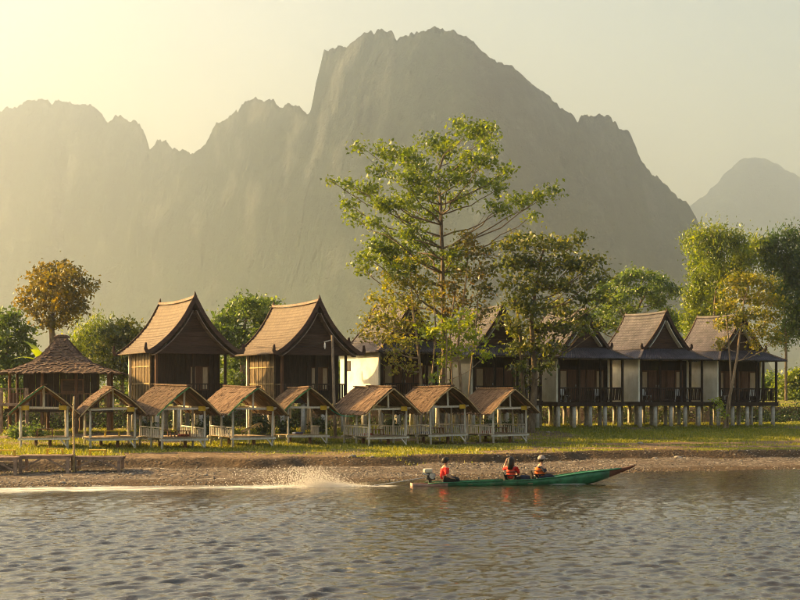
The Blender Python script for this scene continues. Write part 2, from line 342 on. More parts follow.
# ------------------------------------------------------------------ river
BST = Vector((0.45, 63.4, 0)); BDIR = R(9.5)                # boat stern and heading
bdx, bdy = math.cos(BDIR), math.sin(BDIR)
xa = np.concatenate([-np.geomspace(3000, 26, 40), np.arange(-24, 26, 0.07), np.geomspace(28, 3000, 40)])
ya = np.concatenate([[-300, -120, -50, -20, 0, 10, 18, 24], np.arange(28, 46, 0.07), np.arange(46, 78, 0.13), [80, 83, 86, 90, 100, 140, 300]])
Xw, Yw = np.meshgrid(xa, ya)
Zw = np.zeros_like(Xw)
wr = np.random.default_rng(5)
gust = 0.35 + 1.25 * (fbm(Xw * 0.10, Yw * 0.055, 4) * 0.5 + 0.5)
wx = Xw + 0.25 * fbm(Xw * 0.7, Yw * 0.7, 2); wy = Yw + 0.25 * fbm(Xw * 0.7 + 50, Yw * 0.7, 2)
for i in range(44):
    lam = (0.26 + 0.24 * wr.random()) if i % 4 else (0.5 + 0.4 * wr.random())
    th = (R(90) + R(58) * (1 if i % 2 else -1) * wr.uniform(0.25, 1.0)) if i % 4 else wr.normal(R(90), R(20))
    kx, ky = 2 * math.pi / lam * math.cos(th), 2 * math.pi / lam * math.sin(th)
    Zw += 0.0068 * lam * np.sin(kx * wx + ky * wy + wr.uniform(0, 6.28))
Zw *= gust * (0.25 + 0.75 * sstep(63, 44, Yw))
# wake: along the line the boat came from, widening astern
du = (Xw - BST.x) * -bdx + (Yw - BST.y) * -bdy; dv = (Xw - BST.x) * -bdy + (Yw - BST.y) * bdx
wwid = 0.36 + 0.19 * np.clip(du, 0, 40)
wake = np.exp(-(dv / wwid) ** 2) * sstep(-0.3, 1.2, du)
rough = fbm(Xw * 1.1, Yw * 2.5, 3)
Zw = Zw * (1 - 0.55 * wake) + wake * (0.05 * rough + 0.05 * np.exp(-((du - 3.5) / 2.5) ** 2))
bu = -du; alongside = sstep(4.5, 6.0, bu) * (1 - sstep(6.9, 7.2, bu)) * np.exp(-((dv + 0.45) / 0.14) ** 2)
foam = np.clip(wake * (1.0 - 0.012 * np.clip(du, 0, 60)) * (0.86 + 0.55 * fbm(du * 0.22, dv * 2.4 + 0.15 * du, 4)) + 0.9 * alongside, 0, 1)
Zw += 0.05 * alongside
Zw *= sstep(3000, 35, np.abs(Xw) + 0 * Yw) ** 0.5 * np.where((Xw > -24) & (Xw < 26), 1, 0)
Zw = np.where((Yw > 27.5) & (Yw < 78), Zw, 0)
me = np_mesh('river', np.stack([Xw, Yw, Zw], -1).reshape(-1, 3), grid_faces(*Xw.shape), True, {'foam': foam.ravel()})
wm = bpy.data.materials.new('river_water'); wm.use_nodes = True
N = wm.node_tree.nodes; Lk = wm.node_tree.links; b = N['Principled BSDF']
b.inputs['Base Color'].default_value = (0.034, 0.027, 0.014, 1); b.inputs['Roughness'].default_value = 0.04; b.inputs['IOR'].default_value = 1.52; b.inputs['Specular IOR Level'].default_value = 0.5
tc = N.new('ShaderNodeTexCoord')
n1 = nnoise(3.4, 5, 0.65); n2 = nnoise(12.0, 3, 0.6)
ad = N.new('ShaderNodeMath'); ad.operation = 'MULTIPLY_ADD'; ad.inputs[1].default_value = 0.3; Lk.new(n2.outputs['Fac'], ad.inputs[0]); Lk.new(n1.outputs['Fac'], ad.inputs[2])
bp = N.new('ShaderNodeBump'); bp.inputs['Strength'].default_value = 0.30; bp.inputs['Distance'].default_value = 0.06
Lk.new(ad.outputs[0], bp.inputs['Height']); Lk.new(bp.outputs[0], b.inputs['Normal'])
fo = N.new('ShaderNodeAttribute'); fo.attribute_name = 'foam'
mp = N.new('ShaderNodeMapping'); mp.inputs['Scale'].default_value = (0.8, 2.6, 1); mp.inputs['Rotation'].default_value = (0, 0, -BDIR); Lk.new(tc.outputs['Object'], mp.inputs['Vector'])
n3 = N.new('ShaderNodeTexNoise'); n3.inputs['Scale'].default_value = 2.2; n3.inputs['Detail'].default_value = 7; n3.inputs['Roughness'].default_value = 0.7; Lk.new(mp.outputs[0], n3.inputs['Vector'])
fs = N.new('ShaderNodeMath'); fs.operation = 'ADD'; Lk.new(fo.outputs['Fac'], fs.inputs[0]); Lk.new(n3.outputs['Fac'], fs.inputs[1])
fr = N.new('ShaderNodeMapRange'); fr.inputs['From Min'].default_value = 0.82; fr.inputs['From Max'].default_value = 1.6; Lk.new(fs.outputs[0], fr.inputs['Value'])
fd = N.new('ShaderNodeBsdfPrincipled'); fd.inputs['Base Color'].default_value = (0.80, 0.79, 0.74, 1); fd.inputs['Roughness'].default_value = 0.7
fb = N.new('ShaderNodeBump'); fb.inputs['Strength'].default_value = 0.9; fb.inputs['Distance'].default_value = 0.1; Lk.new(n3.outputs['Fac'], fb.inputs['Height']); Lk.new(fb.outputs[0], fd.inputs['Normal'])
mxs = N.new('ShaderNodeMixShader'); Lk.new(fr.outputs[0], mxs.inputs[0]); Lk.new(b.outputs[0], mxs.inputs[1]); Lk.new(fd.outputs[0], mxs.inputs[2])
Lk.new(mxs.outputs[0], N['Material Output'].inputs['Surface'])
tag(link('river', me, wm), 'rippling river with a foamy wake behind the boat', kind='structure')

# ------------------------------------------------------------------ mountains
def rock_mat(name, c1, c2, c3):
    m = bpy.data.materials.new(name); m.use_nodes = True
    global N, Lk, tc
    N = m.node_tree.nodes; Lk = m.node_tree.links; b = N['Principled BSDF']; b.inputs['Roughness'].default_value = 1.0; b.inputs['Specular IOR Level'].default_value = 0.0
    tc = N.new('ShaderNodeTexCoord')
    n = nnoise(0.010, 10, 0.7); r = nramp(n.outputs['Fac'], [(0.35, c1), (0.52, c2), (0.66, c3)])
    # lower forest painted paler as base mist, dark evergreen and bare rock above
    sx_ = N.new('ShaderNodeSeparateXYZ'); Lk.new(tc.outputs['Object'], sx_.inputs[0])
    ha = N.new('ShaderNodeMath'); ha.operation = 'MULTIPLY_ADD'; ha.inputs[1].default_value = 240; Lk.new(n.outputs['Fac'], ha.inputs[0]); Lk.new(sx_.outputs[2], ha.inputs[2])
    hr = N.new('ShaderNodeMapRange'); hr.inputs['From Min'].default_value = 200; hr.inputs['From Max'].default_value = 420; Lk.new(ha.outputs[0], hr.inputs['Value'])
    misty_woods = nramp(nnoise(0.025, 8, 0.7).outputs['Fac'], [(0.3, (0.024, 0.040, 0.040)), (0.7, (0.052, 0.075, 0.072))])
    mxm = nmix(hr.outputs[0], misty_woods.outputs[0], r.outputs[0])
    Lk.new(mxm.outputs[2], b.inputs['Base Color'])
    bpn = N.new('ShaderNodeBump'); bpn.inputs['Strength'].default_value = 1.0; bpn.inputs['Distance'].default_value = 22; Lk.new(nnoise(0.03, 8, 0.7).outputs['Fac'], bpn.inputs['Height']); Lk.new(bpn.outputs[0], b.inputs['Normal'])
    return m
M['mount'] = rock_mat('forested_limestone', (0.006, 0.014, 0.016), (0.015, 0.027, 0.029), (0.075, 0.088, 0.092))
def mountain(name, label, D, crest, wf, wb, seed, crag=1.0, nx=540, Dk=None):
    k = (D or 1800) / 1000.0                             # all relief grows with the distance-derived size
    px = np.array([c[0] for c in crest], float); py = np.array([c[1] for c in crest], float)
    xs = np.linspace(px[0], px[-1], nx)
    H = np.interp(xs, px, py)
    if Dk is not None: D = np.interp(xs, *Dk)
    if Dk is not None: D = np.convolve(np.pad(D, 100, 'edge'), np.ones(201) / 201, 'valid')
    X = (xs - 400) / F * D; Hm = (HOR - H) / F * D + EYE
    Hm = Hm + k * crag * (3.5 * fbm(X / k * 0.03 + seed, X * 0 + seed, 3) + 6.0 * fbm(X / k * 0.10 + seed, X * 0 + 3.1, 4) + 2.2 * fbm(X / k * 0.42 + seed, X * 0 + 7.7, 3))
    tt = np.concatenate([np.linspace(-1, -0.02, 84), np.linspace(0, 1, 16)])
    XX, TT = np.meshgrid(X, tt)
    ker = np.hanning(81); ker /= ker.sum(); Hs = np.convolve(np.pad(Hm, 40, 'edge'), ker, 'valid')
    HH = np.broadcast_to(Hm, XX.shape); HS = np.broadcast_to(Hs, XX.shape)
    YY = D + np.where(TT < 0, TT * wf * k, TT * wb * k)
    xk, yk = XX / k, YY / k
    n_a = fbm(xk * 0.018 + seed, yk * 0.018, 4); n_b = fbm(xk * 0.03 + seed, yk * 0.012 + TT * 6, 4)
    t2 = np.clip(TT + 0.16 * n_a * np.clip(-TT * 4, 0, 1) * np.clip((1 + TT) * 4, 0, 1), -1, 1)
    front = np.interp(t2, [-1, -0.72, -0.55, -0.38, -0.30, -0.16, -0.10, -0.03, 0], [0.0, 0.16, 0.30, 0.46, 0.64, 0.76, 0.90, 0.955, 1.0])
    back = np.interp(TT, [0, 0.15, 0.5, 1], [1, 0.93, 0.55, 0.0])
    S = np.where(TT < 0, front, back)
    mid = np.clip(-TT * 5, 0, 1) * np.clip((1 + TT) * 5, 0, 1)
    ZZ = HS * S + (HH - HS) * S ** 8 + k * 5 * fbm(xk * 0.03 + seed, yk * 0.03, 5) * mid
    XX = XX + k * 5 * n_a * np.clip(-TT * 5, 0, 1); YY = YY + k * 14 * n_b * np.clip(-TT * 5, 0, 1)
    ZZ = ZZ + k * (vnoise(xk * 0.22, yk * 0.22) - 0.5) * 5 * np.clip(-TT * 8, 0.3, 1) * (np.abs(TT) < 0.99)
    ZZ = ZZ - 6 * (np.abs(TT) > 0.995)
    me = np_mesh(name, np.stack([XX, YY, ZZ], -1).reshape(-1, 3), grid_faces(*XX.shape), False)
    return tag(link(name, me, M['mount']), label, kind='structure')
mountain('mountain', 'long jagged limestone massif rising to a sheer peak in the middle', None,
         [(-260, 380), (-220, 250), (-150, 160), (-90, 135), (-40, 118), (0, 112), (18, 104), (45, 101), (70, 103), (93, 106), (103, 117), (108, 124), (113, 120), (121, 117), (135, 123), (146, 137), (150, 150), (155, 143), (160, 137), (166, 139), (172, 149), (180, 152), (190, 149), (203, 147), (207, 140), (216, 127), (226, 121), (233, 113), (240, 107), (248, 103), (258, 98), (268, 98), (276, 105), (284, 103), (296, 104), (302, 111), (308, 116),
          (311, 110), (314, 95), (318, 74), (324, 56), (336, 49), (348, 44), (362, 38), (374, 33), (388, 33), (394, 36), (397, 42), (401, 37), (412, 33), (425, 31), (438, 27), (452, 30), (470, 38), (486, 47), (503, 60), (520, 72), (536, 84), (550, 94), (562, 108), (573, 118), (578, 123), (582, 114), (592, 111), (602, 113), (610, 119), (622, 126), (630, 134), (636, 147), (641, 160), (652, 173), (662, 182), (674, 194), (686, 207), (696, 220), (704, 233), (716, 262), (740, 320), (775, 380)],
         150, 150, 5.7, nx=1500, Dk=([-260, 60, 330, 480, 775], [3900, 3500, 2150, 1700, 2300]))
mountain('mountain', 'far pale dome-shaped hill at the right edge', 5200, [(560, 390), (640, 265), (680, 215), (693, 203), (708, 192), (718, 184), (726, 172), (738, 162), (752, 158), (764, 157), (776, 163), (790, 174), (802, 180), (830, 200), (880, 230), (950, 280), (1050, 390)], 120, 120, 21.4, crag=0.35)

# ------------------------------------------------------------------ roofs and houses
def patch(posfn, na, ns, ribs, rib_h, courses, step_h, flip=False, name='roof'):
    a = np.linspace(0, 1, na); s = np.linspace(0, 1, ns)
    A, S = np.meshgrid(a, s)
    P = np.stack(posfn(A, S), -1)
    dA = np.gradient(P, axis=1); dS = np.gradient(P, axis=0)
    Nn = np.cross(dA, dS); Nn /= np.linalg.norm(Nn, axis=-1, keepdims=True) + 1e-9
    Nn = np.where(Nn[..., 2:3] < 0, -Nn, Nn)
    off = rib_h * np.abs(np.sin(np.pi * A * ribs)) + step_h * ((S * courses * 0.999) % 1.0)
    P = P + Nn * off[..., None]
    f = grid_faces(ns, na)
    if flip: f = f[:, ::-1]
    return np_mesh(name, P.reshape(-1, 3), f, False)
def solid(o, t):
    md = o.modifiers.new('thickness', 'SOLIDIFY'); md.thickness = t; md.offset = -1; return o

def barge(mb, prof, y, w=0.07, h=0.24, side=1, horn=0.55, apex_horn=0.5):
    pts = [(side * x, y, z + 0.05) for x, z in prof]
    ex, ez = prof[-1]
    pts += [(side * (ex + 0.16), y, ez + 0.06), (side * (ex + 0.24), y, ez + 0.22), (side * (ex + 0.22), y, ez + horn)]
    secs = [(w, h)] * len(prof) + [(w, 0.24), (w, 0.2), (w, 0.10)]
    mb.sweep(pts, secs, up=(0, 1, 0))

def house_thatched(name, label, px, v, yaw, floor=1.9, lamp=True):
    """tall steep-roofed wooden house with a woven side wall"""
    x, y = at(px, v); z = gz(x, y)
    h = thing(name, label, 'house', (x, y, z), yaw, 'steep roofed stilt houses along the bank')
    W, D0, D1, E, T = 2.05, -2.7, 3.2, 4.70, 7.55
    prof = [(0, T), (0.24, T - 0.44), (0.50, T - 0.90), (0.80, T - 1.34), (1.14, T - 1.75), (1.50, T - 2.12), (1.88, T - 2.46), (2.26, T - 2.75), (2.65, T - 2.98)]
    q = np.linspace(0, 1, len(prof)); pxs = np.array([p[0] for p in prof]); pzs = np.array([p[1] for p in prof])
    yf, yb = -3.5, 3.9
    for sgn in (-1, 1):
        fn = lambda A, S, sgn=sgn: (sgn * np.interp(S, q, pxs), yf + (yb - yf) * A, np.interp(S, q, pzs) + 0.12 * (2 * A - 1) ** 2 * (1 - S))
        o = part('roof_slope', patch(fn, 150, 60, 37, 0.022, 18, 0.055, sgn > 0), M['shingle'], h); solid(o, 0.08)
    mb = MB(); mb.sweep([(0, yf - 0.05 + i * (yb - yf + 0.1) / 12, T + 0.10 + 0.12 * (2 * i / 12 - 1) ** 2) for i in range(13)], (0.22, 0.14), up=(1, 0, 0)); part('ridge_cap', mb, M['paleboard'], h)
    for yy in (yf, yb):
        for sgn in (-1, 1):
            mb = MB(); barge(mb, [(px_, pz_ + 0.12 * (1 - i / 8)) for i, (px_, pz_) in enumerate(prof)], yy, side=sgn); part('barge_board', mb, M['gablewood'], h)
        mb = MB(); mb.sweep([(0, yy, T + 0.1), (0, yy, T + 0.36), (0, yy - 0.05 * (1 if yy > 0 else -1), T + 0.52)], [(0.16, 0.2), (0.1, 0.12), (0.03, 0.03)], up=(1, 0, 0)); part('ridge_finial', mb, M['gablewood'], h)
    # gable walls of horizontal boards, each its own piece
    for yy, nm in ((-2.9, 1), (D1, 0)):
        nb = 9; z0, z1 = E + 0.02, T - 0.35
        for i in range(nb):
            za, zb = z0 + (z1 - z0) * i / nb, z0 + (z1 - z0) * (i + 1) / nb - 0.012
            wa = np.interp(-(za), -pzs, pxs) - 0.08; wb = max(0.02, np.interp(-(zb), -pzs, pxs) - 0.08); j = 0.012 * (i % 2)
            wa = min(wa, 2.4); wb = min(wb, 2.4)
            mb = MB(); vs = [(-wa, yy - j, za), (wa, yy - j, za), (wb, yy - j, zb), (-wb, yy - j, zb)]
            vs += [(a, b_ + 0.06, c) for a, b_, c in vs]
            mb.add(vs, [(0, 1, 2, 3), (7, 6, 5, 4), (0, 4, 5, 1), (1, 5, 6, 2), (2, 6, 7, 3), (3, 7, 4, 0)]); part('gable_board', mb, M['gablewood'], h)
    for sgn in (-1, 1):     # pale inner soffit board of the gable
        mb = MB(); mb.sweep([(sgn * (px_ - 0.12 - 0.02 * i), -3.2, pz_ - 0.12) for i, (px_, pz_) in enumerate(prof)][1:], (0.55, 0.05), up=(0, 1, 0)); part('soffit_board', mb, M['paleboard'], h)
    part('eave_beam', MB().box(-2.5, 2.5, -3.05, -2.83, E - 0.17, E + 0.10), M['gablewood'], h)
    # body
    yv = -1.55   # wall behind the verandah
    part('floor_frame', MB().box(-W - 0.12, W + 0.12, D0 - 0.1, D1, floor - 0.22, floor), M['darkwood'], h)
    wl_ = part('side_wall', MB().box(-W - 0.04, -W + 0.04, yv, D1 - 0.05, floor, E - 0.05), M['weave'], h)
    n = 7
    for i in range(n):
        ya_ = yv + 0.05 + (D1 - 0.2 - yv) * i / n
        part('wall_batten', MB().box(-W - 0.075, -W - 0.042, ya_, ya_ + 0.05, floor + 0.02, E - 0.08), M['bamboo'], wl_)
    for zz in (floor + 0.9, floor + 1.9): part('wall_batten', MB().box(-W - 0.09, -W - 0.077, yv, D1 - 0.1, zz, zz + 0.06), M['bamboo'], wl_)
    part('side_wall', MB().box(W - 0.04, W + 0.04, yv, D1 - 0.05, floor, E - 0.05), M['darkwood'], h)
    part('rear_wall', MB().box(-W + 0.05, W - 0.05, D1 - 0.1, D1 - 0.02, floor, E - 0.05), M['darkwood'], h)
    # front wall: planks, door and window
    nb = 14
    for i in range(nb):
        xa_ = -W + 0.05 + (2 * W - 0.1) * i / nb; xb_ = xa_ + (2 * W - 0.1) / nb - 0.012
        if 8 <= i <= 11: continue
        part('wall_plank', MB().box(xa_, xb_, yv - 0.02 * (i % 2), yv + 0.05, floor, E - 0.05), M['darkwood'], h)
    xw0 = -W + 0.05 + (2 * W - 0.1) * 8 / nb; xw1 = -W + 0.05 + (2 * W - 0.1) * 12 / nb - 0.012
    part('wall_plank', MB().box(xw0, xw1, yv, yv + 0.05, floor, floor + 0.55), M['darkwood'], h)
    part('wall_plank', MB().box(xw0, xw1, yv, yv + 0.05, E - 0.85, E - 0.05), M['darkwood'], h)
    wi = part('window', MB().box(xw0, xw1, yv + 0.06, yv + 0.09, floor + 0.5, E - 0.8), M['midwood'], h)
    for i in range(3):
        a = xw0 + 0.06 + (xw1 - xw0 - 0.06) * i / 3; bb = a + (xw1 - xw0) / 3 - 0.10
        part('pane', MB().box(a, bb, yv + 0.035, yv + 0.058, floor + 0.62, E - 0.92), M['curtain'] if i != 1 else M['midwood'], wi)
    # posts, rails
    for xx in (-W, 0.15, W):
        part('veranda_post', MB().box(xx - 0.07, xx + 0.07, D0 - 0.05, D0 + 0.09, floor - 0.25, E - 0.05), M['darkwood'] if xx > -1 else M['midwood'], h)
    part('corner_post', MB().box(-W - 0.22, -W - 0.08, D1 - 0.6, D1 - 0.46, 0, E - 0.1), M['greywood'], h)
    def rail(p0, p1):
        mb = MB(); mb.bar((*p0, floor + 0.9), (*p1, floor + 0.9), 0.07, 0.07); part('handrail', mb, M['darkwood'], h)
        mb = MB(); n_ = int(((p0[0] - p1[0]) ** 2 + (p0[1] - p1[1]) ** 2) ** 0.5 / 0.16)
        for i in range(1, n_):
            t = i / n_; xx, yy = p0[0] + (p1[0] - p0[0]) * t, p0[1] + (p1[1] - p0[1]) * t
            mb.box(xx - 0.02, xx + 0.02, yy - 0.02, yy + 0.02, floor, floor + 0.87)
        o = part('balusters', mb, M['darkwood'], h); o['kind'] = 'stuff'
    rail((-W + 0.08, D0), (W - 0.08, D0)); rail((-W, D0 + 0.1), (-W, yv)); rail((W, D0 + 0.1), (W, yv))
    st = MB().tube([(0, 0, -0.3), (0, 0, floor - 0.2)], [0.14, 0.13], 10).mesh('stilt', True)
    for xx in (-1.95, -0.65, 0.65, 1.95):
        for yy in (-2.5, 0.3, 2.9): link('stilt', st, M['concrete'], h, (xx, yy, 0))
    return h

house_thatched('stilt_house', 'steep golden-roofed wooden house with tan woven wall beside the thatched pavilion', 178, 91.0, R(24))
house_thatched('stilt_house', 'steep dark-gabled wooden house with tan woven wall behind the bamboo pole', 297, 91.0, R(26))

def house_tiled(label, proto=None):
    h = thing('tiled_bungalow', label, 'house', group='tiled stilt bungalows along the bank')
    if proto is not None:
        for ch in list(proto.children): copy_tree(ch, h)
        return h
    FL, E, S0, T = 1.72, 4.55, 5.28, 7.70
    GW = 1.78                                  # half width at the foot of the steep roof
    prof = [(0, T), (0.2, T - 0.38), (0.42, T - 0.77), (0.68, T - 1.16), (0.97, T - 1.54), (1.25, T - 1.88), (1.52, T - 2.18), (GW, S0 - 0.02)]
    q = np.linspace(0, 1, len(prof)); pxs = np.array([p[0] for p in prof]); pzs = np.array([p[1] for p in prof])
    yf, yb = -2.55, 2.6
    for sgn in (-1, 1):
        fn = lambda A, S, sgn=sgn: (sgn * np.interp(S, q, pxs), yf + (yb - yf) * A, np.interp(S, q, pzs) + 0.08 * (2 * A - 1) ** 2 * (1 - S))
        o = part('roof_slope', patch(fn, 181, 50, 26, 0.06, 14, 0.045, sgn > 0), M['tile'], h); solid(o, 0.07)
    # skirt roof on four sides
    SX, SF, SB = 2.95, -3.75, 3.5
    iy0, iy1 = -2.35, 2.45
    def quad(p00, p10, p01, p11):
        def fn(A, S):
            sag = -0.07 * np.sin(np.pi * S)
            return tuple((p00[k] * (1 - A) + p10[k] * A) * (1 - S) + (p01[k] * (1 - A) + p11[k] * A) * S + (sag if k == 2 else 0) for k in range(3))
        return fn
    for sgn in (-1, 1):
        fn = quad((sgn * (GW - 0.08), iy0, S0), (sgn * (GW - 0.08), iy1, S0), (sgn * SX, SF, E), (sgn * SX, SB, E))
        solid(part('skirt_roof', patch(fn, 211, 14, 34, 0.06, 5, 0.045, sgn > 0), M['tile'], h), 0.07)
    fn = quad((-GW + 0.08, iy0, S0), (GW - 0.08, iy0, S0), (-SX, SF, E), (SX, SF, E))
    solid(part('skirt_roof', patch(fn, 181, 16, 28, 0.06, 6, 0.045, True), M['tile'], h), 0.07)
    fn = quad((-GW + 0.08, iy1, S0), (GW - 0.08, iy1, S0), (-SX, SB, E), (SX, SB, E))
    solid(part('skirt_roof', patch(fn, 101, 8, 20, 0.035, 5, 0.03, False), M['tile'], h), 0.07)
    for (xx, y0, y1) in ((-1, iy0, SF), (1, iy0, SF), (-1, iy1, SB), (1, iy1, SB)):
        mb = MB(); mb.sweep([(xx * (GW - 0.05 + (SX - GW + 0.05) * t), y0 + (y1 - y0) * t, S0 + (E - S0) * t + 0.09 - 0.06 * math.sin(math.pi * t)) for t in (0, 0.25, 0.5, 0.75, 1.0)], (0.16, 0.10), up=Vector((1, -xx * (1 if y1 > y0 else -1) * 1.0, 0)).normalized()); part('hip_cap', mb, M['paleboard'], h)
    mb = MB(); mb.sweep([(0, yf + i * (yb - yf) / 10, T + 0.09 + 0.08 * (2 * i / 10 - 1) ** 2) for i in range(11)], (0.2, 0.12), up=(1, 0, 0)); part('ridge_cap', mb, M['tile'], h)
    for yy in (yf - 0.03, yb + 0.03):
        for sgn in (-1, 1):
            mb = MB(); barge(mb, [(a, b_ + 0.08 * (1 - i / 7)) for i, (a, b_) in enumerate(prof)], yy, side=sgn, h=0.2, horn=0.42); part('barge_board', mb, M['gablewood'], h)
        mb = MB(); mb.sweep([(0, yy, T + 0.1), (0, yy, T + 0.24), (0, yy, T + 0.36)], [(0.14, 0.16), (0.08, 0.09), (0.02, 0.02)], up=(1, 0, 0)); part('ridge_finial', mb, M['gablewood'], h)
    for sgn in (-1, 1):
        mb = MB(); mb.sweep([(sgn * (a - 0.10 - 0.02 * i), -2.32, b_ - 0.10) for i, (a, b_) in enumerate(prof)][1:-1], (0.42, 0.04), up=(0, 1, 0)); part('soffit_board', mb, M['plaster'], h)
    nb = 7; z0, z1 = S0 - 0.25, T - 0.3
    for yy in (-2.1, 2.3):
        for i in range(nb):
            za, zb = z0 + (z1 - z0) * i / nb, z0 + (z1 - z0) * (i + 1) / nb - 0.012
            wa = min(GW - 0.12, np.interp(-(za), -pzs, pxs) - 0.07); wb = max(0.02, np.interp(-(zb), -pzs, pxs) - 0.07); j = 0.012 * (i % 2)
            vs = [(-wa, yy - j, za), (wa, yy - j, za), (wb, yy - j, zb), (-wb, yy - j, zb)]; vs += [(a, b_ + 0.05, c) for a, b_, c in vs]
            part('gable_board', MB().add(vs, [(0, 1, 2, 3), (7, 6, 5, 4), (0, 4, 5, 1), (1, 5, 6, 2), (2, 6, 7, 3), (3, 7, 4, 0)]), M['gablewood'], h)
    # body
    W, D0, D1, yv = 2.45, -3.0, 2.9, -1.45
    part('floor_frame', MB().box(-W - 0.05, W + 0.25, D0 - 0.1, D1, FL - 0.28, FL), M['darkwood'], h)
    part('side_wall', MB().box(-W - 0.06, -W + 0.06, D0 + 0.02, D1 - 0.03, FL + 0.005, E + 0.02), M['plaster'], h)
    sw = part('side_wall', MB().box(W - 0.06, W + 0.06, yv, D1 - 0.03, FL + 0.005, E + 0.02), M['plaster'], h)
    for sgn, yw in ((-1, 1.5), (1, 0.9)):
        wi = part('window', MB().box(sgn * W - 0.085, sgn * W + 0.085, yw - 0.3, yw + 0.3, FL + 1.75, FL + 2.4), M['darkwood'], h)
        part('pane', MB().box(sgn * W - 0.095, sgn * W + 0.095, yw - 0.22, yw + 0.22, FL + 1.83, FL + 2.32), M['blackmetal'], wi)
    part('rear_wall', MB().box(-W + 0.07, W - 0.07, D1 - 0.1, D1 - 0.05, FL, E), M['plaster'], h)
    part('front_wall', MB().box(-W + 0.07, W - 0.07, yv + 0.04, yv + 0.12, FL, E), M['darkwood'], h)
    xs = [-2.1, -1.42, -0.72, 0.0, 0.72, 1.42]
    for i, xx in enumerate(xs):
        door = i in (2, 3)
        lo = FL + (0.05 if door else 0.75)
        w_ = part('door' if door else 'window', MB().box(xx, xx + 0.64, yv - 0.01, yv + 0.03, lo, FL + 2.15), M['midwood'], h)
        m_ = M['midwood'] if (door or i == 4) else M['curtain']
        part('pane', MB().box(xx + 0.09, xx + 0.55, yv - 0.03, yv - 0.011, lo + 0.10, FL + 2.05), m_, w_)
        if door: part('handle', MB().box(xx + (0.56 if i == 2 else 0.04), xx + (0.60 if i == 2 else 0.08), yv - 0.05, yv - 0.012, FL + 1.0, FL + 1.15), M['steel'], w_)
    for xx in (-W + 0.14, -0.8, 0.85, W + 0.12):
        part('veranda_post', MB().box(xx - 0.065, xx + 0.065, D0 - 0.06, D0 + 0.07, FL, E), M['darkwood'], h)
    part('veranda_post', MB().box(W + 0.055, W + 0.185, yv - 0.2, yv - 0.07, FL, E), M['darkwood'], h)
    part('eave_beam', MB().box(-W - 0.02, W + 0.2, D0 - 0.08, D0 + 0.09, E + 0.005, E + 0.2), M['darkwood'], h)
    def rail(p0, p1):
        for zz, t in ((0.92, 0.08), (0.12, 0.06)):
            part('handrail', MB().bar((*p0, FL + zz), (*p1, FL + zz), 0.07, t), M['darkwood'], h)
        mb = MB(); n_ = int(((p0[0] - p1[0]) ** 2 + (p0[1] - p1[1]) ** 2) ** 0.5 / 0.15)
        for i in range(1, n_):
            t = i / n_; xx, yy = p0[0] + (p1[0] - p0[0]) * t, p0[1] + (p1[1] - p0[1]) * t
            mb.bar((xx - 0.03, yy, FL + 0.15), (xx + 0.03, yy, FL + 0.88), 0.045, 0.045)
        o = part('balusters', mb, M['darkwood'], h); o['kind'] = 'stuff'
    rail((-W + 0.22, D0), (W + 0.05, D0)); rail((W + 0.12, D0 + 0.1), (W + 0.12, yv - 0.1))
    st = MB().tube([(0, 0, -0.3), (0, 0, FL - 0.27)], [0.14, 0.13], 12).mesh('stilt', True)
    for xx in (-2.3, -1.1, 0.15, 1.3, 2.4):
        for yy in (-2.85, -0.3, 2.5): link('stilt', st, M['concrete'], h, (xx + 0.1 * (yy > -1), yy, 0))
    return h
BUNG = [(394, 'tiled bungalow with pale wall behind the twin brown-leaved trees and nearest the wooden houses'),
        (484, 'tiled bungalow half hidden behind the dark leafy tree'),
        (566, 'tiled bungalow with its roof under the dark tree branches, third from the right edge'),
        (646, 'tiled bungalow with unobstructed gable and full white side wall'),
        (720, 'tiled bungalow behind the thin leaning tree at the right')]
proto = None; bung_objs = []
for i, (px, lab) in enumerate(BUNG):
    h = house_tiled(lab, proto)
    if proto is None: proto = h
    x, y = at(px, 93.4); h.location = (x, y, 1.42 + [0.25, 0.1, 0, 0, -0.03][i]); h.rotation_euler = (0, 0, R([26, 25, 25, 24, 26][i]))
    bung_objs.append(h)
# white chairs on the verandas
def chair_mesh():
    mb = MB(); mb.box(-0.22, 0.22, -0.22, 0.22, 0.40, 0.44); mb.bar((-0.2, 0.2, 0.42), (-0.22, 0.3, 0.85), 0.05, 0.04); mb.bar((0.2, 0.2, 0.42), (0.22, 0.3, 0.85), 0.05, 0.04)
    return mb
ct = thing('veranda_chair', 'c', 'chair')
part('seat', MB().box(-0.22, 0.22, -0.22, 0.22, 0.40, 0.44), M['white'], ct)
mb = MB(); vs = [(-0.22, 0.2, 0.44), (0.22, 0.2, 0.44), (0.2, 0.3, 0.86), (-0.2, 0.3, 0.86)]; vs += [(a, b_ + 0.03, c) for a, b_, c in vs]
part('backrest', mb.add(vs, [(0, 1, 2, 3), (7, 6, 5, 4), (0, 4, 5, 1), (1, 5, 6, 2), (2, 6, 7, 3), (3, 7, 4, 0)]), M['white'], ct)
for a in (-1, 1):
    for bb in (-1, 1): part('leg', MB().bar((a * 0.19, bb * 0.19, 0.4), (a * 0.23, bb * 0.23, 0), 0.04, 0.04), M['white'], ct)
names = ['nearest the wooden houses', 'behind the dark leafy tree', 'third from the right edge', 'with the unobstructed gable', 'behind the leaning tree']
first = True
for i, h in enumerate(bung_objs):
    for k, (lx, ly, rz) in enumerate([(-1.35, -2.2, 0.4), (1.15, -2.25, -0.5)]):
        c = ct if first else copy_tree(ct); first = False
        p = Matrix.Rotation(h.rotation_euler[2], 3, 'Z') @ Vector((lx, ly, 1.722))
        c.location = h.location + p; c.rotation_euler = (0, 0, h.rotation_euler[2] + rz)
        tag(c, '%s white chair on the veranda of the bungalow %s' % (['left', 'right'][k], names[i]), 'chair', 'white chairs on the verandas')

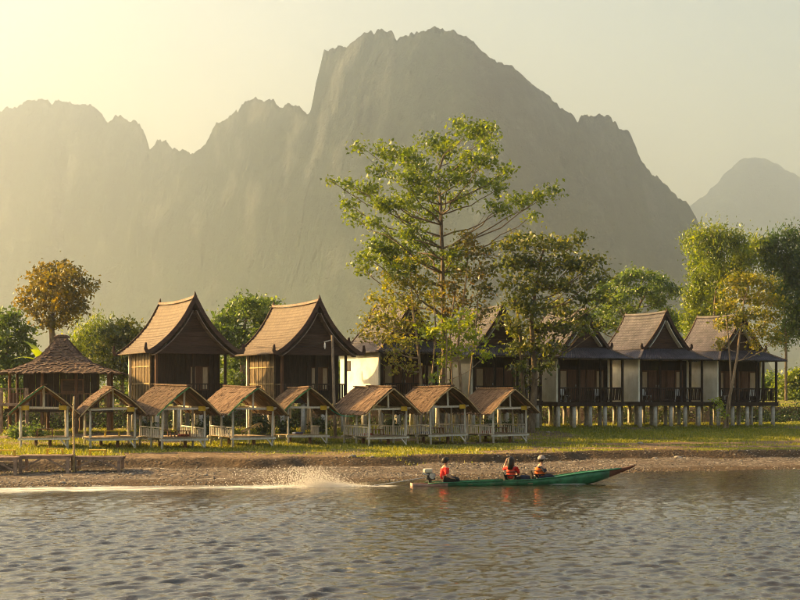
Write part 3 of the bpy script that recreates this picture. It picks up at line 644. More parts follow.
# ------------------------------------------------------------------ thatched pavilion at the far left
def thatch_strip(mb, p0, p1, d, n, lift, rnd):
    """a ragged course of thatch hung from the edge p0-p1, falling along d"""
    p0 = Vector(p0); p1 = Vector(p1); d = Vector(d); nrm = (p1 - p0).cross(d).normalized()
    if nrm.z < 0: nrm = -nrm
    vs = []
    for i in range(n + 1):
        t = i / n; a = p0.lerp(p1, t); L = 1 + rnd.uniform(-0.4, 0.4)
        vs += [a + nrm * 0.01, a + d * L + nrm * (lift + rnd.uniform(-0.022, 0.026)), a + d * L - nrm * 0.02]
    fs = []
    for i in range(n):
        q = i * 3; fs += [(q, q + 3, q + 4, q + 1), (q + 1, q + 4, q + 5, q + 2)]
    mb.add(vs, fs)
rt = random.Random(4)
x, y = at(62, 92.5); z = gz(x, y)
pv_ = thing('thatched_pavilion', 'dark open pavilion with peaked grey thatched hip roof at the far left', 'pavilion', (x, y, z), R(8))
prof = [(0.3, 5.45), (0.7, 4.95), (1.15, 4.45), (1.7, 4.05), (2.5, 3.70), (3.5, 3.42)]
for face in range(4):
    mb = MB()
    ca, sa = math.cos(face * math.pi / 2), math.sin(face * math.pi / 2)
    def tr(a, r, zz):   # a across, r outwards
        X, Y = a, -r * 0.85
        if face % 2: X, Y = a * 0.85, -r
        return (X * ca - Y * sa, X * sa + Y * ca, zz)
    for i in range(len(prof) - 1):
        (r0, z0), (r1, z1) = prof[i], prof[i + 1]
        mb.add([tr(-r0, r0, z0), tr(r0, r0, z0), tr(r1, r1, z1), tr(-r1, r1, z1)], [(0, 1, 2, 3)])
        for k in range(3):
            t0 = k / 3; t1 = (k + 1) / 3
            ra, za = r0 + (r1 - r0) * t0, z0 + (z1 - z0) * t0; rb, zb = r0 + (r1 - r0) * t1, z0 + (z1 - z0) * t1
            a0, a1 = Vector(tr(-ra, ra, za)), Vector(tr(ra, ra, za)); b0 = Vector(tr(0, rb, zb)); m0 = Vector(tr(0, ra, za))
            thatch_strip(mb, a0, a1, (b0 - m0) * 1.25, max(8, int(ra * 16)), 0.05, rt)
    part('roof_slope', mb, M['oldthatch'], pv_)
part('ridge_cap', MB().tube([(-0.45, 0, 5.52), (-0.2, 0, 5.56), (0.2, 0, 5.56), (0.45, 0, 5.52)], [0.06, 0.12, 0.12, 0.06], 8), M['oldthatch'], pv_)
for a in (-2.75, -0.95, 0.95, 2.75):
    for bb in (-2.2, 2.2): part('post', MB().tube([(a, bb, -0.2), (a, bb, 3.6)], [0.11, 0.09], 8), M['midwood'], pv_)
part('floor_frame', MB().box(-3.0, 3.0, -2.45, 2.45, 1.2, 1.4), M['darkwood'], pv_)
for k in range(12):
    xx = -2.05 + k * 0.34
    part('wall_plank', MB().box(xx, xx + 0.325, -1.55 - 0.015 * (k % 2), -1.5, 1.4, 3.9), M['darkwood'], pv_)
part('side_wall', MB().box(-2.05, -1.99, -1.48, 2.1, 1.4, 3.9), M['darkwood'], pv_); part('side_wall', MB().box(1.99, 2.05, -1.48, 2.1, 1.4, 3.9), M['darkwood'], pv_)
w_ = part('window', MB().box(0.05, 1.35, -1.6, -1.57, 2.3, 3.1), M['midwood'], pv_); part('pane', MB().box(0.15, 1.25, -1.62, -1.602, 2.4, 3.0), M['gablewood'], w_)
for p0, p1 in (((-2.75, -2.25), (2.75, -2.25)), ((-2.75, -2.25), (-2.75, 2.2)), ((2.75, -2.25), (2.75, 2.2))):
    part('handrail', MB().bar((*p0, 2.25), (*p1, 2.25), 0.07, 0.07), M['midwood'], pv_)
    n_ = 26; mb = MB()
    for i in range(1, n_):
        t = i / n_; xx, yy = p0[0] + (p1[0] - p0[0]) * t, p0[1] + (p1[1] - p0[1]) * t; mb.box(xx - 0.02, xx + 0.02, yy - 0.02, yy + 0.02, 1.4, 2.22)
    o = part('balusters', mb, M['midwood'], pv_); o['kind'] = 'stuff'
x, y = at(14, 90.2)
sd = thing('side_deck', 'small raised deck with brown railing at the left of the thatched pavilion', 'deck', (x, y, gz(x, y)), R(10))
part('floor_frame', MB().box(-0.8, 0.8, -0.7, 0.7, 1.55, 1.7), M['driftwood'], sd)
for a in (-0.7, 0.7):
    for bb in (-0.6, 0.6): part('stilt', MB().tube([(a, bb, -0.2), (a, bb, 2.55)], [0.07, 0.06], 8), M['driftwood'], sd)
part('handrail', MB().bar((-0.7, -0.6, 2.5), (0.7, -0.6, 2.5), 0.06, 0.06), M['driftwood'], sd)
for k in range(7): part('baluster', MB().box(-0.6 + k * 0.2 - 0.02, -0.6 + k * 0.2 + 0.02, -0.62, -0.58, 1.7, 2.47), M['driftwood'], sd)

# ------------------------------------------------------------------ open thatched huts on the bank
baluster_me = MB().box(-0.022, 0.022, -0.022, 0.022, 0.0, 0.42).mesh('baluster')
def hut(label, px, v, yaw, rails, green=True, zoff=0.0, scale=1.0, sign='r', double=False, hh=1.0):
    x, y = at(px, v); z = gz(x, y) + zoff
    h = thing('thatched_hut', label, 'hut', (x, y, z), R(yaw), 'open thatched huts along the river bank')
    h.scale = (scale, scale, scale * hh); rr_ = random.Random(int(px) + 5); h.rotation_euler = (R(rr_.uniform(-1.2, 1.2)), R(rr_.uniform(-1.4, 1.4)), R(yaw))
    PX, PY, DZ, TB, RZ = 1.15, 1.35, 0.52, 2.0, 3.1
    rl = random.Random(int(px)); sag_ = rl.uniform(-0.08, 0.05)
    j = lambda a=0.03: rl.uniform(-a, a)
    for sx in (-1, 1):
        for yy in (-PY, 0.0, PY):
            if yy == 0.0 and not (('l' in rails and sx < 0) or ('r' in rails and sx > 0)): continue
            part('post', MB().tube([(sx * PX + j(), yy + j(), -0.25), (sx * PX + j(0.02), yy + j(0.02), 1.0), (sx * PX + j(), yy + j(0.02), TB + 0.05)], [0.065, 0.06, 0.055], 8), M['greywood'], h, True)
    for yy in (-PY, PY):
        part('tie_beam', MB().bar((-PX - 0.12, yy - 0.065, TB + j()), (PX + 0.12, yy - 0.065, TB + j()), 0.07, 0.10), M['greywood'], h)
        part('king_post', MB().bar((j(), yy - 0.06, TB + 0.05), (j(), yy - 0.06, RZ - 0.08), 0.09, 0.07), M['greywood'], h)
        for sx in (-1, 1): part('rafter', MB().bar((0, yy + 0.02, RZ - 0.08), (sx * 1.62, yy + 0.02, 1.70), 0.06, 0.08), M['brownwood'], h)
    for sx in (-1, 1): part('eave_plate', MB().bar((sx * PX, -PY - 0.4, TB + 0.03), (sx * PX, PY + 0.4, TB + 0.03), 0.07, 0.07), M['greywood'], h)
    # thatched slopes, slightly bellied
    spans = [(-1.95, 1.95, 0.0)] if not double else [(-1.95, 0.75, 0.05), (0.45, 2.15, -0.02)]
    for (ya, yb, lf) in spans:
        for sx in (-1, 1):
            mb = MB(); cs = 11; ends = []
            pp = [(sx * 1.72 * t, RZ + 0.04 + lf - 1.42 * t + (0.10 + sag_) * math.sin(math.pi * t)) for t in np.linspace(0, 1, cs + 1)]
            for k in range(cs):
                (x0, z0), (x1, z1) = pp[k], pp[k + 1]
                mb.add([(x0, ya, z0 - 0.05), (x0, yb, z0 - 0.05), (x1, yb, z1 - 0.05), (x1, ya, z1 - 0.05)], [(0, 1, 2, 3) if sx < 0 else (3, 2, 1, 0)])
                o0 = rl.uniform(0, 0.05); o1 = rl.uniform(0, 0.05)
                thatch_strip(mb, (x0, ya - o0, z0), (x0, yb + o1, z0), ((x1 - x0) * 1.2, 0, (z1 - z0) * 1.35), 60, 0.028, rl)
            part('roof_slope', mb, M['thatch'], h)
        mb = MB(); mb.sweep([(0, ya - 0.03, RZ + 0.07 + lf), (0, (ya + yb) / 2, RZ + 0.05 + lf + j(0.02)), (0, yb + 0.03, RZ + 0.07 + lf)], (0.30, 0.06), up=(1, 0, 0)); part('ridge_cap', mb, M['thatch'], h)
    for yy in (-1.99, 2.0):
        for sx in (-1, 1):
            part('verge_board', MB().sweep([(sx * 1.74 * t, yy, RZ - 0.02 - 1.42 * t + (0.10 + sag_) * math.sin(math.pi * t)) for t in np.linspace(0, 1, 7)], (0.04, 0.055), up=(0, 1, 0)), M['greenpaint'] if (green and sx < 0) else M['bamboo'], h)
    # deck
    for k in range(9):
        xx = -PX - 0.05 + k * (2 * PX + 0.1) / 9
        part('deck_board', MB().box(xx, xx + (2 * PX + 0.1) / 9 - 0.02, -PY - 0.14, PY + 0.14, DZ - 0.03 + j(0.006), DZ + j(0.004)), M['deckwood'], h)
    for yy in (-PY - 0.06, 0, PY + 0.06): part('deck_beam', MB().bar((-PX - 0.15, yy, DZ - 0.09), (PX + 0.15, yy, DZ - 0.09), 0.08, 0.11), M['greywood'], h)
    part('brace', MB().bar((PX - 0.35, -PY - 0.07, DZ - 0.12), (PX - 0.05, -PY - 0.07, 0.05), 0.05, 0.06), M['greywood'], h)
    for xx, yy in ((0.3, -0.9), (-0.4, 0.6)): part('prop', MB().tube([(xx, yy, -0.2), (xx, yy, DZ - 0.05)], 0.09, 7), M['brownwood'], h)
    segs = {'l': ((-PX, -PY), (-PX, PY)), 'r': ((PX, -PY), (PX, PY)), 'b': ((-PX, PY), (PX, PY)), 'R': ((PX, -0.2), (PX, PY))}
    for ch in rails:
        p0, p1 = segs[ch]
        part('handrail', MB().bar((*p0, 1.0 + j()), (*p1, 1.0 + j()), 0.06, 0.055), M['greywood'], h)
        n_ = int(((p0[0] - p1[0]) ** 2 + (p0[1] - p1[1]) ** 2) ** 0.5 / 0.2)
        for i in range(1, n_):
            t = i / n_; link('baluster', baluster_me, M['greywood'], h, (p0[0] + (p1[0] - p0[0]) * t, p0[1] + (p1[1] - p0[1]) * t, DZ), (0, 0, j(0.2)))
    for ch in sign:
        sx = 1 if ch == 'r' else -1
        part('sign_board', MB().box(sx * 0.92 - 0.19, sx * 0.92 + 0.19, -PY - 0.17, -PY - 0.14, TB - 0.13, TB + 0.11), M['yellow'], h)
    return h
def low_table(label, pos, rz, m, L=0.75, W=0.45, H=0.32, tilt=0.0, group='low tables in the huts', nm='low_table', cat='table'):
    t = thing(nm, label, cat, pos, rz, group)
    t.rotation_euler = (0, tilt, rz)
    for k in range(3): part('table_board', MB().box(-L / 2, L / 2, -W / 2 + k * W / 3, -W / 2 + (k + 1) * W / 3 - 0.01, H - 0.04, H), m, t)
    for a in (-1, 1):
        for bb in (-1, 1): part('leg', MB().bar((a * (L / 2 - 0.06), bb * (W / 2 - 0.05), H - 0.04), (a * (L / 2 - 0.03), bb * (W / 2 - 0.04), 0), 0.05, 0.05), m, t)
    return t
HUTS = [('leftmost thatched hut with bare railing-free deck and two yellow signs', 44, 82.0, 13, '', True, 'lr', False),
        ('second thatched hut from the left, open deck with pale table', 110, 81.6, 17, '', False, 'r', False),
        ('third thatched hut from the left, green trimmed, with two brown tables', 172, 80.4, 33, 'lr', True, 'r', False),
        ('fourth thatched hut from the left with tilted bench inside', 241, 80.8, 32, 'l', True, 'r', False),
        ('fifth thatched hut from the left with green beam garland and right railing', 300, 82.4, 22, 'R', True, 'r', False),
        ('sixth thatched hut from the left with doubled roof layers', 375, 80.6, 31, 'lrb', False, 'r', True),
        ('seventh thatched hut from the left, second from the right', 435, 81.0, 31, 'lrb', False, 'r', False),
        ('rightmost thatched hut with railings near the dark leafy tree', 497, 81.2, 30, 'lrb', False, 'r', False)]
hut_o = []
for (lab, px, v, yw, rails, green, sg, dbl) in HUTS:
    k_ = len(hut_o); hut_o.append(hut(lab, px, v, yw, rails, green, sign=sg, double=dbl, scale=[1.0, 0.98, 1.03, 1.01, 0.95, 1.02, 1.0, 0.98][k_], hh=[1.0, 1.0, 0.99, 0.99, 1.04, 0.99, 1.01, 1.0][k_]))
def in_hut(i, lx, ly, lz=0.53):
    h = hut_o[i]; return h.location + Matrix.Rotation(h.rotation_euler[2], 3, 'Z') @ Vector((lx, ly, lz))
ry = lambda i: hut_o[i].rotation_euler[2]
low_table('slatted brown table on the deck of the leftmost hut', in_hut(0, 0.05, -0.2), ry(0), M['brownwood'], 0.85, 0.5, 0.42)
low_table('pale yellow table on the deck of the second hut', in_hut(1, 0.1, -0.1), ry(1), M['yellow'], 0.8, 0.5, 0.3)
low_table('rear brown table in the third hut', in_hut(2, -0.25, 0.5), ry(2), M['brownwood'])
low_table('front brown table in the third hut', in_hut(2, 0.3, -0.6), ry(2), M['brownwood'])
low_table('tilted pale bench leaning in the fourth hut', in_hut(3, 0.55, -0.3, 0.75), ry(3), M['bamboo'], 1.15, 0.5, 0.25, R(-22))
low_table('brown table in the sixth hut', in_hut(5, 0.1, 0), ry(5), M['brownwood'])
low_table('brown table in the seventh hut', in_hut(6, 0.1, 0.2), ry(6), M['brownwood'], 1.0)
low_table('brown table in the rightmost hut', in_hut(7, 0.1, 0), ry(7), M['brownwood'], 0.95)
def cushion(lab, pos, rz, m, L=0.5, W=0.42, H=0.12):
    t = thing('cushion', lab, 'cushion', pos, rz, 'cushions on the hut decks')
    o = part('pad', MB().box(-L / 2, L / 2, -W / 2, W / 2, 0.0, H), m, t); md = o.modifiers.new('bevel', 'BEVEL'); md.width = 0.045; md.segments = 3
    part('piping', MB().tube([(-L / 2 + 0.03, -W / 2 + 0.0, H / 2), (L / 2 - 0.03, -W / 2 + 0.0, H / 2)], 0.012, 5), M['brownwood'], t)
mcr = mat('red_cushion_cloth', (0.22, 0.035, 0.025), (0.33, 0.06, 0.04), 6, 0.9); mcb = mat('blue_cushion_cloth', (0.05, 0.07, 0.16), (0.09, 0.12, 0.24), 6, 0.9)
for (i, lx, ly, m_, lab) in [(2, 0.75, 0.2, mcr, 'red cushion on the deck of the third hut'), (4, -0.3, -0.5, mcb, 'blue cushion on the deck of the fifth hut'), (5, -0.7, -0.3, mcr, 'red cushion in the sixth hut'), (6, -0.75, -0.2, mcb, 'blue cushion in the seventh hut'), (7, -0.7, 0.1, mcr, 'red cushion in the rightmost hut')]:
    cushion(lab, in_hut(i, lx, ly), ry(i) + 0.15, m_)
# green garland sagging between the fifth and sixth huts
a = in_hut(4, 1.2, -1.3, 2.0); b_ = in_hut(5, -1.2, -1.3, 2.0); pts = []
for i in range(17):
    t = i / 16; p = a.lerp(b_, t); p.z -= 0.45 * 4 * t * (1 - t); pts.append(p)
tag(link('garland', MB().tube(pts, 0.025, 6).mesh('garland', True), mat('turquoise_green_tube', (0.02, 0.25, 0.15), (0.04, 0.35, 0.22), 5, 0.4)), 'green tube garland sagging between the fifth and sixth huts', 'garland')

# ------------------------------------------------------------------ plank platforms on the beach at the left
def platform(label, px, v, yaw, L, W, H, braces):
    x, y = at(px, v); z = gz(x, y)
    t = thing('beach_platform', label, 'platform', (x, y, z), R(yaw), 'low plank platforms on the beach')
    n = 9
    for k in range(n):
        part('plank', MB().box(-L / 2, L / 2 + random.uniform(-0.05, 0.05), -W / 2 + k * W / n, -W / 2 + (k + 1) * W / n - 0.02, H - 0.045, H + random.uniform(-0.008, 0.008)), M['driftwood'], t)
    for yy in (-W / 2 + 0.08, W / 2 - 0.08): part('beam', MB().bar((-L / 2, yy, H - 0.10), (L / 2, yy, H - 0.10), 0.09, 0.11), M['driftwood'], t)
    for a in (-L / 2 + 0.12, L / 2 - 0.12):
        for yy in (-W / 2 + 0.08, W / 2 - 0.08): part('leg', MB().bar((a, yy, -0.3), (a, yy, H - 0.05), 0.13, 0.13), M['driftwood'], t)
    for s in braces: part('brace', MB().bar((s * (L / 2 - 0.16), -W / 2 + 0.02, 0.14), (s * (L / 2 - 1.0), -W / 2 + 0.02, H - 0.12), 0.08, 0.07), M['driftwood'], t)
    return t
P1 = platform('plank platform cut by the left edge of the frame', -4, 69.9, 5, 2.1, 1.7, 0.72, (1,))
P2 = platform('middle plank platform with a yellow table on it', 47, 69.9, 4, 2.25, 1.8, 0.72, (-1, 1))
P3 = platform('plank platform right of the thin bamboo pole', 99, 69.6, 3, 2.15, 1.5, 0.64, (-1, 1))
for p, lab, dx in ((P1, 'yellow table on the platform at the left edge', 0.35), (P2, 'yellow table on the middle platform', 0.25), (P3, 'yellow table on the platform right of the bamboo pole', -0.15)):
    low_table(lab, p.location + Vector((dx, 0.45, 0.73 if p is not P3 else 0.65)), 0.1, M['yellow'], 0.75, 0.4, 0.26, group='yellow tables on the platforms')
# poles
x, y = at(73.5, 69.2); zb = gz(x, y)
pl = MB().tube([(x, y, zb - 0.3), (x + 0.02, y, zb + 1.2), (x - 0.02, y, zb + 2.3), (x + 0.03, y, zb + 3.3)], [0.055, 0.05, 0.045, 0.035], 8)
for k in range(9): pl.tube([(x, y, zb + 0.2 + k * 0.34), (x, y, zb + 0.24 + k * 0.34)], 0.06, 8)
tag(link('bamboo_pole', pl.mesh('bamboo_pole', True), M['bamboo']), 'thin upright bamboo pole between the two leftmost huts', 'pole')
x, y = at(333.5, 86.2); zb = gz(x, y)
lp = thing('lamp_pole', 'leaning wooden pole with hanging white lamp before the second wooden house', 'lamp pole', (x, y, zb))
part('pole', MB().tube([(0.12, 0, -0.3), (0.02, 0, 2.5), (-0.08, 0, 5.9)], [0.10, 0.09, 0.07], 8), M['palebark'], lp, True)
part('cable', MB().tube([(-0.06, 0, 5.7), (-1.2, 0.3, 5.3), (-3.0, 0.7, 5.15), (-4.6, 1.0, 5.25)], 0.012, 5), M['blackmetal'], lp)
lm = part('lamp_holder', MB().bar((-0.05, 0, 5.65), (-0.55, -0.05, 5.5), 0.05, 0.05), M['greywood'], lp)
part('bulb', MB().tube([(-0.5, -0.05, 5.48), (-0.5, -0.05, 5.38), (-0.5, -0.05, 5.22), (-0.5, -0.05, 5.08)], [0.02, 0.055, 0.06, 0.02], 10), M['glass'], lm, True)

# ------------------------------------------------------------------ trees and plants
def leaves_mesh(name, C, size, rs, droop=0.0, slim=0.55, up=0.4, tint=None):
    """folded leaf blades (two triangles each side of the midrib as one bent quad pair) at centres C"""
    n = len(C)
    d = rs.normal(size=(n, 3)); d[:, 2] -= droop * 1.5; d /= np.linalg.norm(d, axis=1, keepdims=True)
    nr = rs.normal(size=(n, 3)); nr[:, 2] += up * 2
    s = np.cross(d, nr); s /= np.linalg.norm(s, axis=1, keepdims=True) + 1e-9
    m = np.cross(s, d)
    L = size * rs.uniform(0.6, 1.35, (n, 1)); W = L * slim * 0.5
    base = C - d * L * 0.5; tip = C + d * L * 0.5 - m * L * 0.12
    l = C + s * W + m * W * 0.35; r = C - s * W + m * W * 0.35
    V = np.stack([base, r, tip, l], 1).reshape(-1, 3)
    Fc = np.arange(n * 4).reshape(n, 4)
    tv = np.repeat(rs.random(n) if tint is None else tint, 4)
    return np_mesh(name, V, Fc, False, {'tint': tv})
def curve_pts(a, b_, n, rl, wob, sag=0.0):
    a = Vector(a); b_ = Vector(b_); out_ = []
    L = (b_ - a).length
    for i in range(n + 1):
        t = i / n; p = a.lerp(b_, t); k = math.sin(math.pi * t)
        p += Vector((rl.uniform(-1, 1), rl.uniform(-1, 1), rl.uniform(-0.6, 0.6))) * wob * L * (0.3 + 0.7 * k) * (0 if i in (0, n) else 1)
        p.z += sag * L * k; out_.append(p)
    return out_
def tree(name, label, px, v, trunk, blobs, leaf, lm, seed, dens=1.0, r0=0.2, bark='bark', droop=0.0, slim=0.55, group=None, cat='tree', deep=0.8, twig=0.9, limbs=True, lift=-0.12, clump=26, base_z=None, stems=()):
    """trunk and foliage blobs are read from the photograph (px) and stand at the tree's own distance"""
    x0, y0 = at(px, v); d = y0; s = d / F
    rs = np.random.default_rng(seed); rl = random.Random(seed)
    zb = gz(x0, y0) if base_z is None else base_z
    root = thing(name, label, cat, (x0, y0, zb), 0, group)
    loc = Vector((x0, y0, zb))
    def W(p, q, dy=0.0):
        dd = d + dy
        return Vector(((p - 400) / F * dd, dd, EYE + (HOR - q) / F * dd)) - loc
    tp = [Vector((0, 0, -0.3))] + [W(p, q, rl.uniform(-0.3, 0.3)) for p, q in trunk]
    # densify trunk
    tr_pts = []
    for i in range(len(tp) - 1):
        for k in range(3): tr_pts.append(tp[i].lerp(tp[i + 1], k / 3) + Vector((rl.uniform(-1, 1), rl.uniform(-1, 1), 0)) * r0 * 0.12)
    tr_pts.append(tp[-1]); nT = len(tr_pts)
    mb = MB(); rad = [max(0.03, r0 * (1.25 if i == 0 else 1.0) * (1 - 0.8 * i / nT)) for i in range(nT)]
    mb.tube(tr_pts, rad, 9)
    part('trunk', mb, M[bark], root, True)
    for st_ in stems:
        sp = [Vector((rl.uniform(-0.25, 0.25), rl.uniform(-0.2, 0.2), -0.3))] + [W(p, q, rl.uniform(-0.4, 0.4)) for p, q in st_]
        part('trunk', MB().tube(sp, [max(0.03, r0 * 0.6 * (1 - 0.6 * i / len(sp))) for i in range(len(sp))], 8), M[bark], root, True)
    mbb = MB(); Cs = []; Ts = []
    ax = np.mean([b0[0] for b0 in blobs]); spread = max(1.0, max(abs(b0[0] - ax) for b0 in blobs)) * s
    for bi, bl in enumerate(blobs):
        bx, by, rx, ry = bl[:4]
        off = abs(bx - ax) * s
        room = math.sqrt(max(0.15, 1 - (off / (spread * 1.1)) ** 2)) * spread * deep
        dy = rl.uniform(-room, room)
        c = W(bx, by, dy); wx, wz = rx * s, ry * s
        wy = min(max(wx, wz), (wx + wz) / 2 * 1.1)
        # branch from the trunk to this blob
        best = None
        for i, p in enumerate(tr_pts):
            if i < nT * 0.25: continue
            hd = math.hypot(p.x - c.x, p.y - c.y)
            cost = abs(p.z - (c.z - 0.45 * hd - 0.2)) + (0 if p.z < c.z + 0.3 else 3)
            if best is None or cost < best[0]: best = (cost, i)
        ti = best[1]; pts = curve_pts(tr_pts[ti], c, 6, rl, 0.035, lift)
        if limbs:
            rb = min(rad[ti] * 0.5, 0.02 + 0.011 * (c - tr_pts[ti]).length)
            mbb.tube(pts, [max(0.012, rb * (1 - 0.75 * k / 6)) for k in range(7)], 6)
        nc = max(3, int(dens * 11 * (wx * wz + 0.25 * (wx + wz)) * 1.7 / (leaf * 3)))
        for k in range(nc):
            u_ = rs.normal(size=3); u_ /= np.linalg.norm(u_); r_ = rs.random() ** 0.45
            cc = np.array([c.x, c.y, c.z]) + u_ * r_ * np.array([wx, wy, wz])
            if limbs and k % 9 == 0 and twig > 0:
                q_ = pts[3 + rl.randrange(4)]
                mbb.tube(curve_pts(q_, Vector(cc), 3, rl, 0.06, -0.05), [0.022, 0.017, 0.012, 0.007], 4, False)
            m_ = max(4, int(clump * rs.uniform(0.5, 1.4)))
            sg = leaf * rs.uniform(0.75, 1.35)
            pc = cc + rs.normal(size=(m_, 3)) * np.array([sg, sg, sg * (0.75 if droop < 0.5 else 1.25)])
            if droop >= 0.5: pc[:, 2] -= np.abs(rs.normal(size=m_)) * sg * 1.2
            Cs.append(pc); Ts.append(np.clip(rs.normal(rs.random() * 0.7 + 0.15, 0.17, m_), 0, 1))
    if mbb.v: part('branches', mbb, M[bark], root, True)
    C = np.concatenate(Cs); T = np.concatenate(Ts)
    link('crown', leaves_mesh('crown', C, leaf, rs, droop, slim, 0.4, T), lm, root)
    return root, len(C)
nleaf = 0
def T_(*a, **k):
    global nleaf
    r, n = tree(*a, **k); nleaf += n; return r

# tall layered tree in the middle, and the company around its foot
T_('tall_tree', 'tallest tree with sparse layered green branches in the middle', 441, 87.2,
   [(442, 400), (444, 350), (443, 300), (443, 260), (441, 225), (440, 195), (438, 172), (444, 155)],
   [(470, 130, 22, 9), (484, 137, 12, 8), (458, 124, 8, 5), (492, 128, 6, 6), (395, 152, 26, 8), (362, 147, 9, 3), (412, 160, 16, 7), (434, 142, 22, 7), (445, 152, 18, 7), (480, 160, 22, 8), (490, 150, 10, 6), (507, 170, 8, 2.5),
    (366, 190, 25, 4), (330, 180, 3, 2), (349, 184, 10, 2.5), (386, 203, 25, 8), (357, 218, 10, 4), (375, 222, 10, 4), (424, 192, 18, 7), (450, 180, 24, 6), (478, 184, 16, 5), (497, 178, 8, 3), (500, 208, 16, 5), (518, 200, 16, 5), (541, 196, 18, 4), (553, 191, 7, 2.5), (530, 216, 7, 3), (408, 220, 18, 4), (405, 178, 20, 5),
    (375, 246, 20, 8), (362, 268, 10, 7), (367, 258, 10, 5), (400, 250, 22, 8), (388, 262, 14, 6), (420, 243, 16, 5), (450, 268, 14, 7), (455, 255, 12, 6), (420, 168, 16, 7), (462, 170, 16, 7), (408, 205, 16, 6), (432, 212, 14, 6), (460, 200, 16, 6), (388, 236, 16, 6), (412, 232, 14, 6), (380, 170, 12, 4), (500, 188, 10, 4), (350, 205, 10, 4), (398, 270, 14, 7), (432, 258, 12, 6)],
   0.26, L_teak, 21, dens=0.95, r0=0.21, twig=1, lift=-0.05, clump=17, deep=0.75)
T_('brown_tree', 'ochre-leaved slender tree left of the tallest tree', 421, 86.4,
   [(421, 385), (418, 345), (413, 310), (411, 285), (410, 262)],
   [(412, 262, 20, 9), (395, 280, 20, 10), (425, 282, 18, 9), (382, 300, 16, 9), (405, 302, 20, 10), (378, 318, 20, 9), (398, 326, 20, 9), (420, 318, 14, 9), (366, 333, 12, 5), (382, 338, 12, 6), (402, 345, 12, 10), (393, 362, 6, 12), (411, 370, 4, 8), (435, 300, 12, 10)],
   0.24, L_ochre, 22, dens=0.75, r0=0.11, bark='palebark', clump=16, stems=[[(432, 380), (436, 330), (433, 290)]])
T_('brown_tree', 'rusty-leaved slender tree right of the tallest tree', 463, 86.2,
   [(461, 385), (458, 345), (462, 310), (466, 280), (468, 255)],
   [(463, 240, 18, 8), (478, 252, 16, 8), (455, 256, 12, 8), (486, 268, 10, 9), (468, 272, 18, 9), (450, 285, 14, 10), (482, 290, 14, 10), (465, 300, 18, 9), (484, 312, 10, 8), (476, 324, 10, 8), (450, 312, 10, 8)],
   0.24, L_rust, 23, dens=0.66, r0=0.11, bark='palebark', clump=16, stems=[[(452, 380), (450, 330), (455, 290)], [(470, 380), (474, 340), (478, 300)]])
T_('lime_sapling', 'bright lime-leaved sapling at the foot of the tallest tree', 448, 84.6,
   [(447, 400), (446, 370), (447, 345), (446, 325)],
   [(432, 330, 10, 6), (446, 322, 10, 6), (460, 330, 12, 7), (470, 336, 8, 5), (424, 335, 6, 4), (448, 345, 7, 5), (455, 352, 8, 6), (442, 362, 6, 7), (482, 342, 4, 5), (485, 356, 3.5, 7), (475, 348, 5, 4), (438, 376, 4, 5), (463, 316, 6, 5)],
   0.28, L_lime, 24, dens=1.1, r0=0.07, bark='palebark', clump=12, deep=0.5)
T_('leafy_tree', 'dark broad-leaved bushy tree in front of the second bungalow', 531, 87.2,
   [(533, 405), (535, 380), (533, 350), (532, 320), (535, 290), (540, 262), (545, 245)],
   [(540, 243, 22, 7), (520, 240, 12, 6), (560, 246, 18, 7), (505, 246, 8, 6), (578, 240, 8, 5), (512, 262, 16, 8), (532, 262, 20, 9), (556, 264, 20, 8), (576, 262, 14, 7), (598, 259, 10, 3), (588, 268, 10, 5), (592, 281, 14, 5), (602, 276, 8, 3), (520, 284, 20, 9), (545, 284, 22, 9), (570, 286, 18, 8), (590, 300, 18, 5), (605, 296, 6, 3), (510, 303, 14, 9), (534, 306, 22, 10), (560, 308, 20, 9), (582, 318, 14, 5), (515, 326, 16, 9), (540, 330, 20, 9), (565, 328, 16, 7), (600, 326, 12, 3.5), (585, 330, 10, 4), (528, 348, 18, 8), (552, 348, 14, 6), (512, 345, 8, 6), (520, 366, 8, 6), (545, 366, 8, 6), (527, 380, 6, 7), (518, 392, 5, 5)],
   0.30, L_olive, 25, dens=0.85, r0=0.24, clump=18, deep=0.8, stems=[[(524, 405), (522, 370), (520, 330), (515, 300)]])
T_('leaning_tree', 'thin leaning tree with ochre leaves before the rightmost bungalow', 724, 88.6,
   [(728, 405), (733, 380), (738, 352), (741, 325), (744, 300), (750, 280)],
   [(748, 278, 22, 7), (730, 282, 12, 6), (768, 284, 14, 7), (740, 294, 22, 7), (762, 298, 18, 8), (776, 302, 8, 8), (728, 308, 12, 7), (752, 312, 16, 7), (772, 318, 10, 8), (722, 325, 6, 8), (738, 322, 8, 6), (760, 330, 12, 7), (775, 338, 7, 9), (720, 342, 4, 6), (755, 345, 6, 6)],
   0.24, L_ochre, 26, dens=1.15, r0=0.13, bark='palebark', clump=15, stems=[[(731, 385), (730, 360), (728, 335), (726, 315)]])
sp = T_('sprout', 'small lime sprout at the base of the leaning tree', 719, 88.4, [(719, 415), (719, 408)], [(719, 408, 3.5, 5), (721, 416, 3, 3), (717, 400, 2.5, 4)], 0.2, L_lime, 27, dens=0.8, r0=0.03, cat='plant', clump=14, limbs=False)
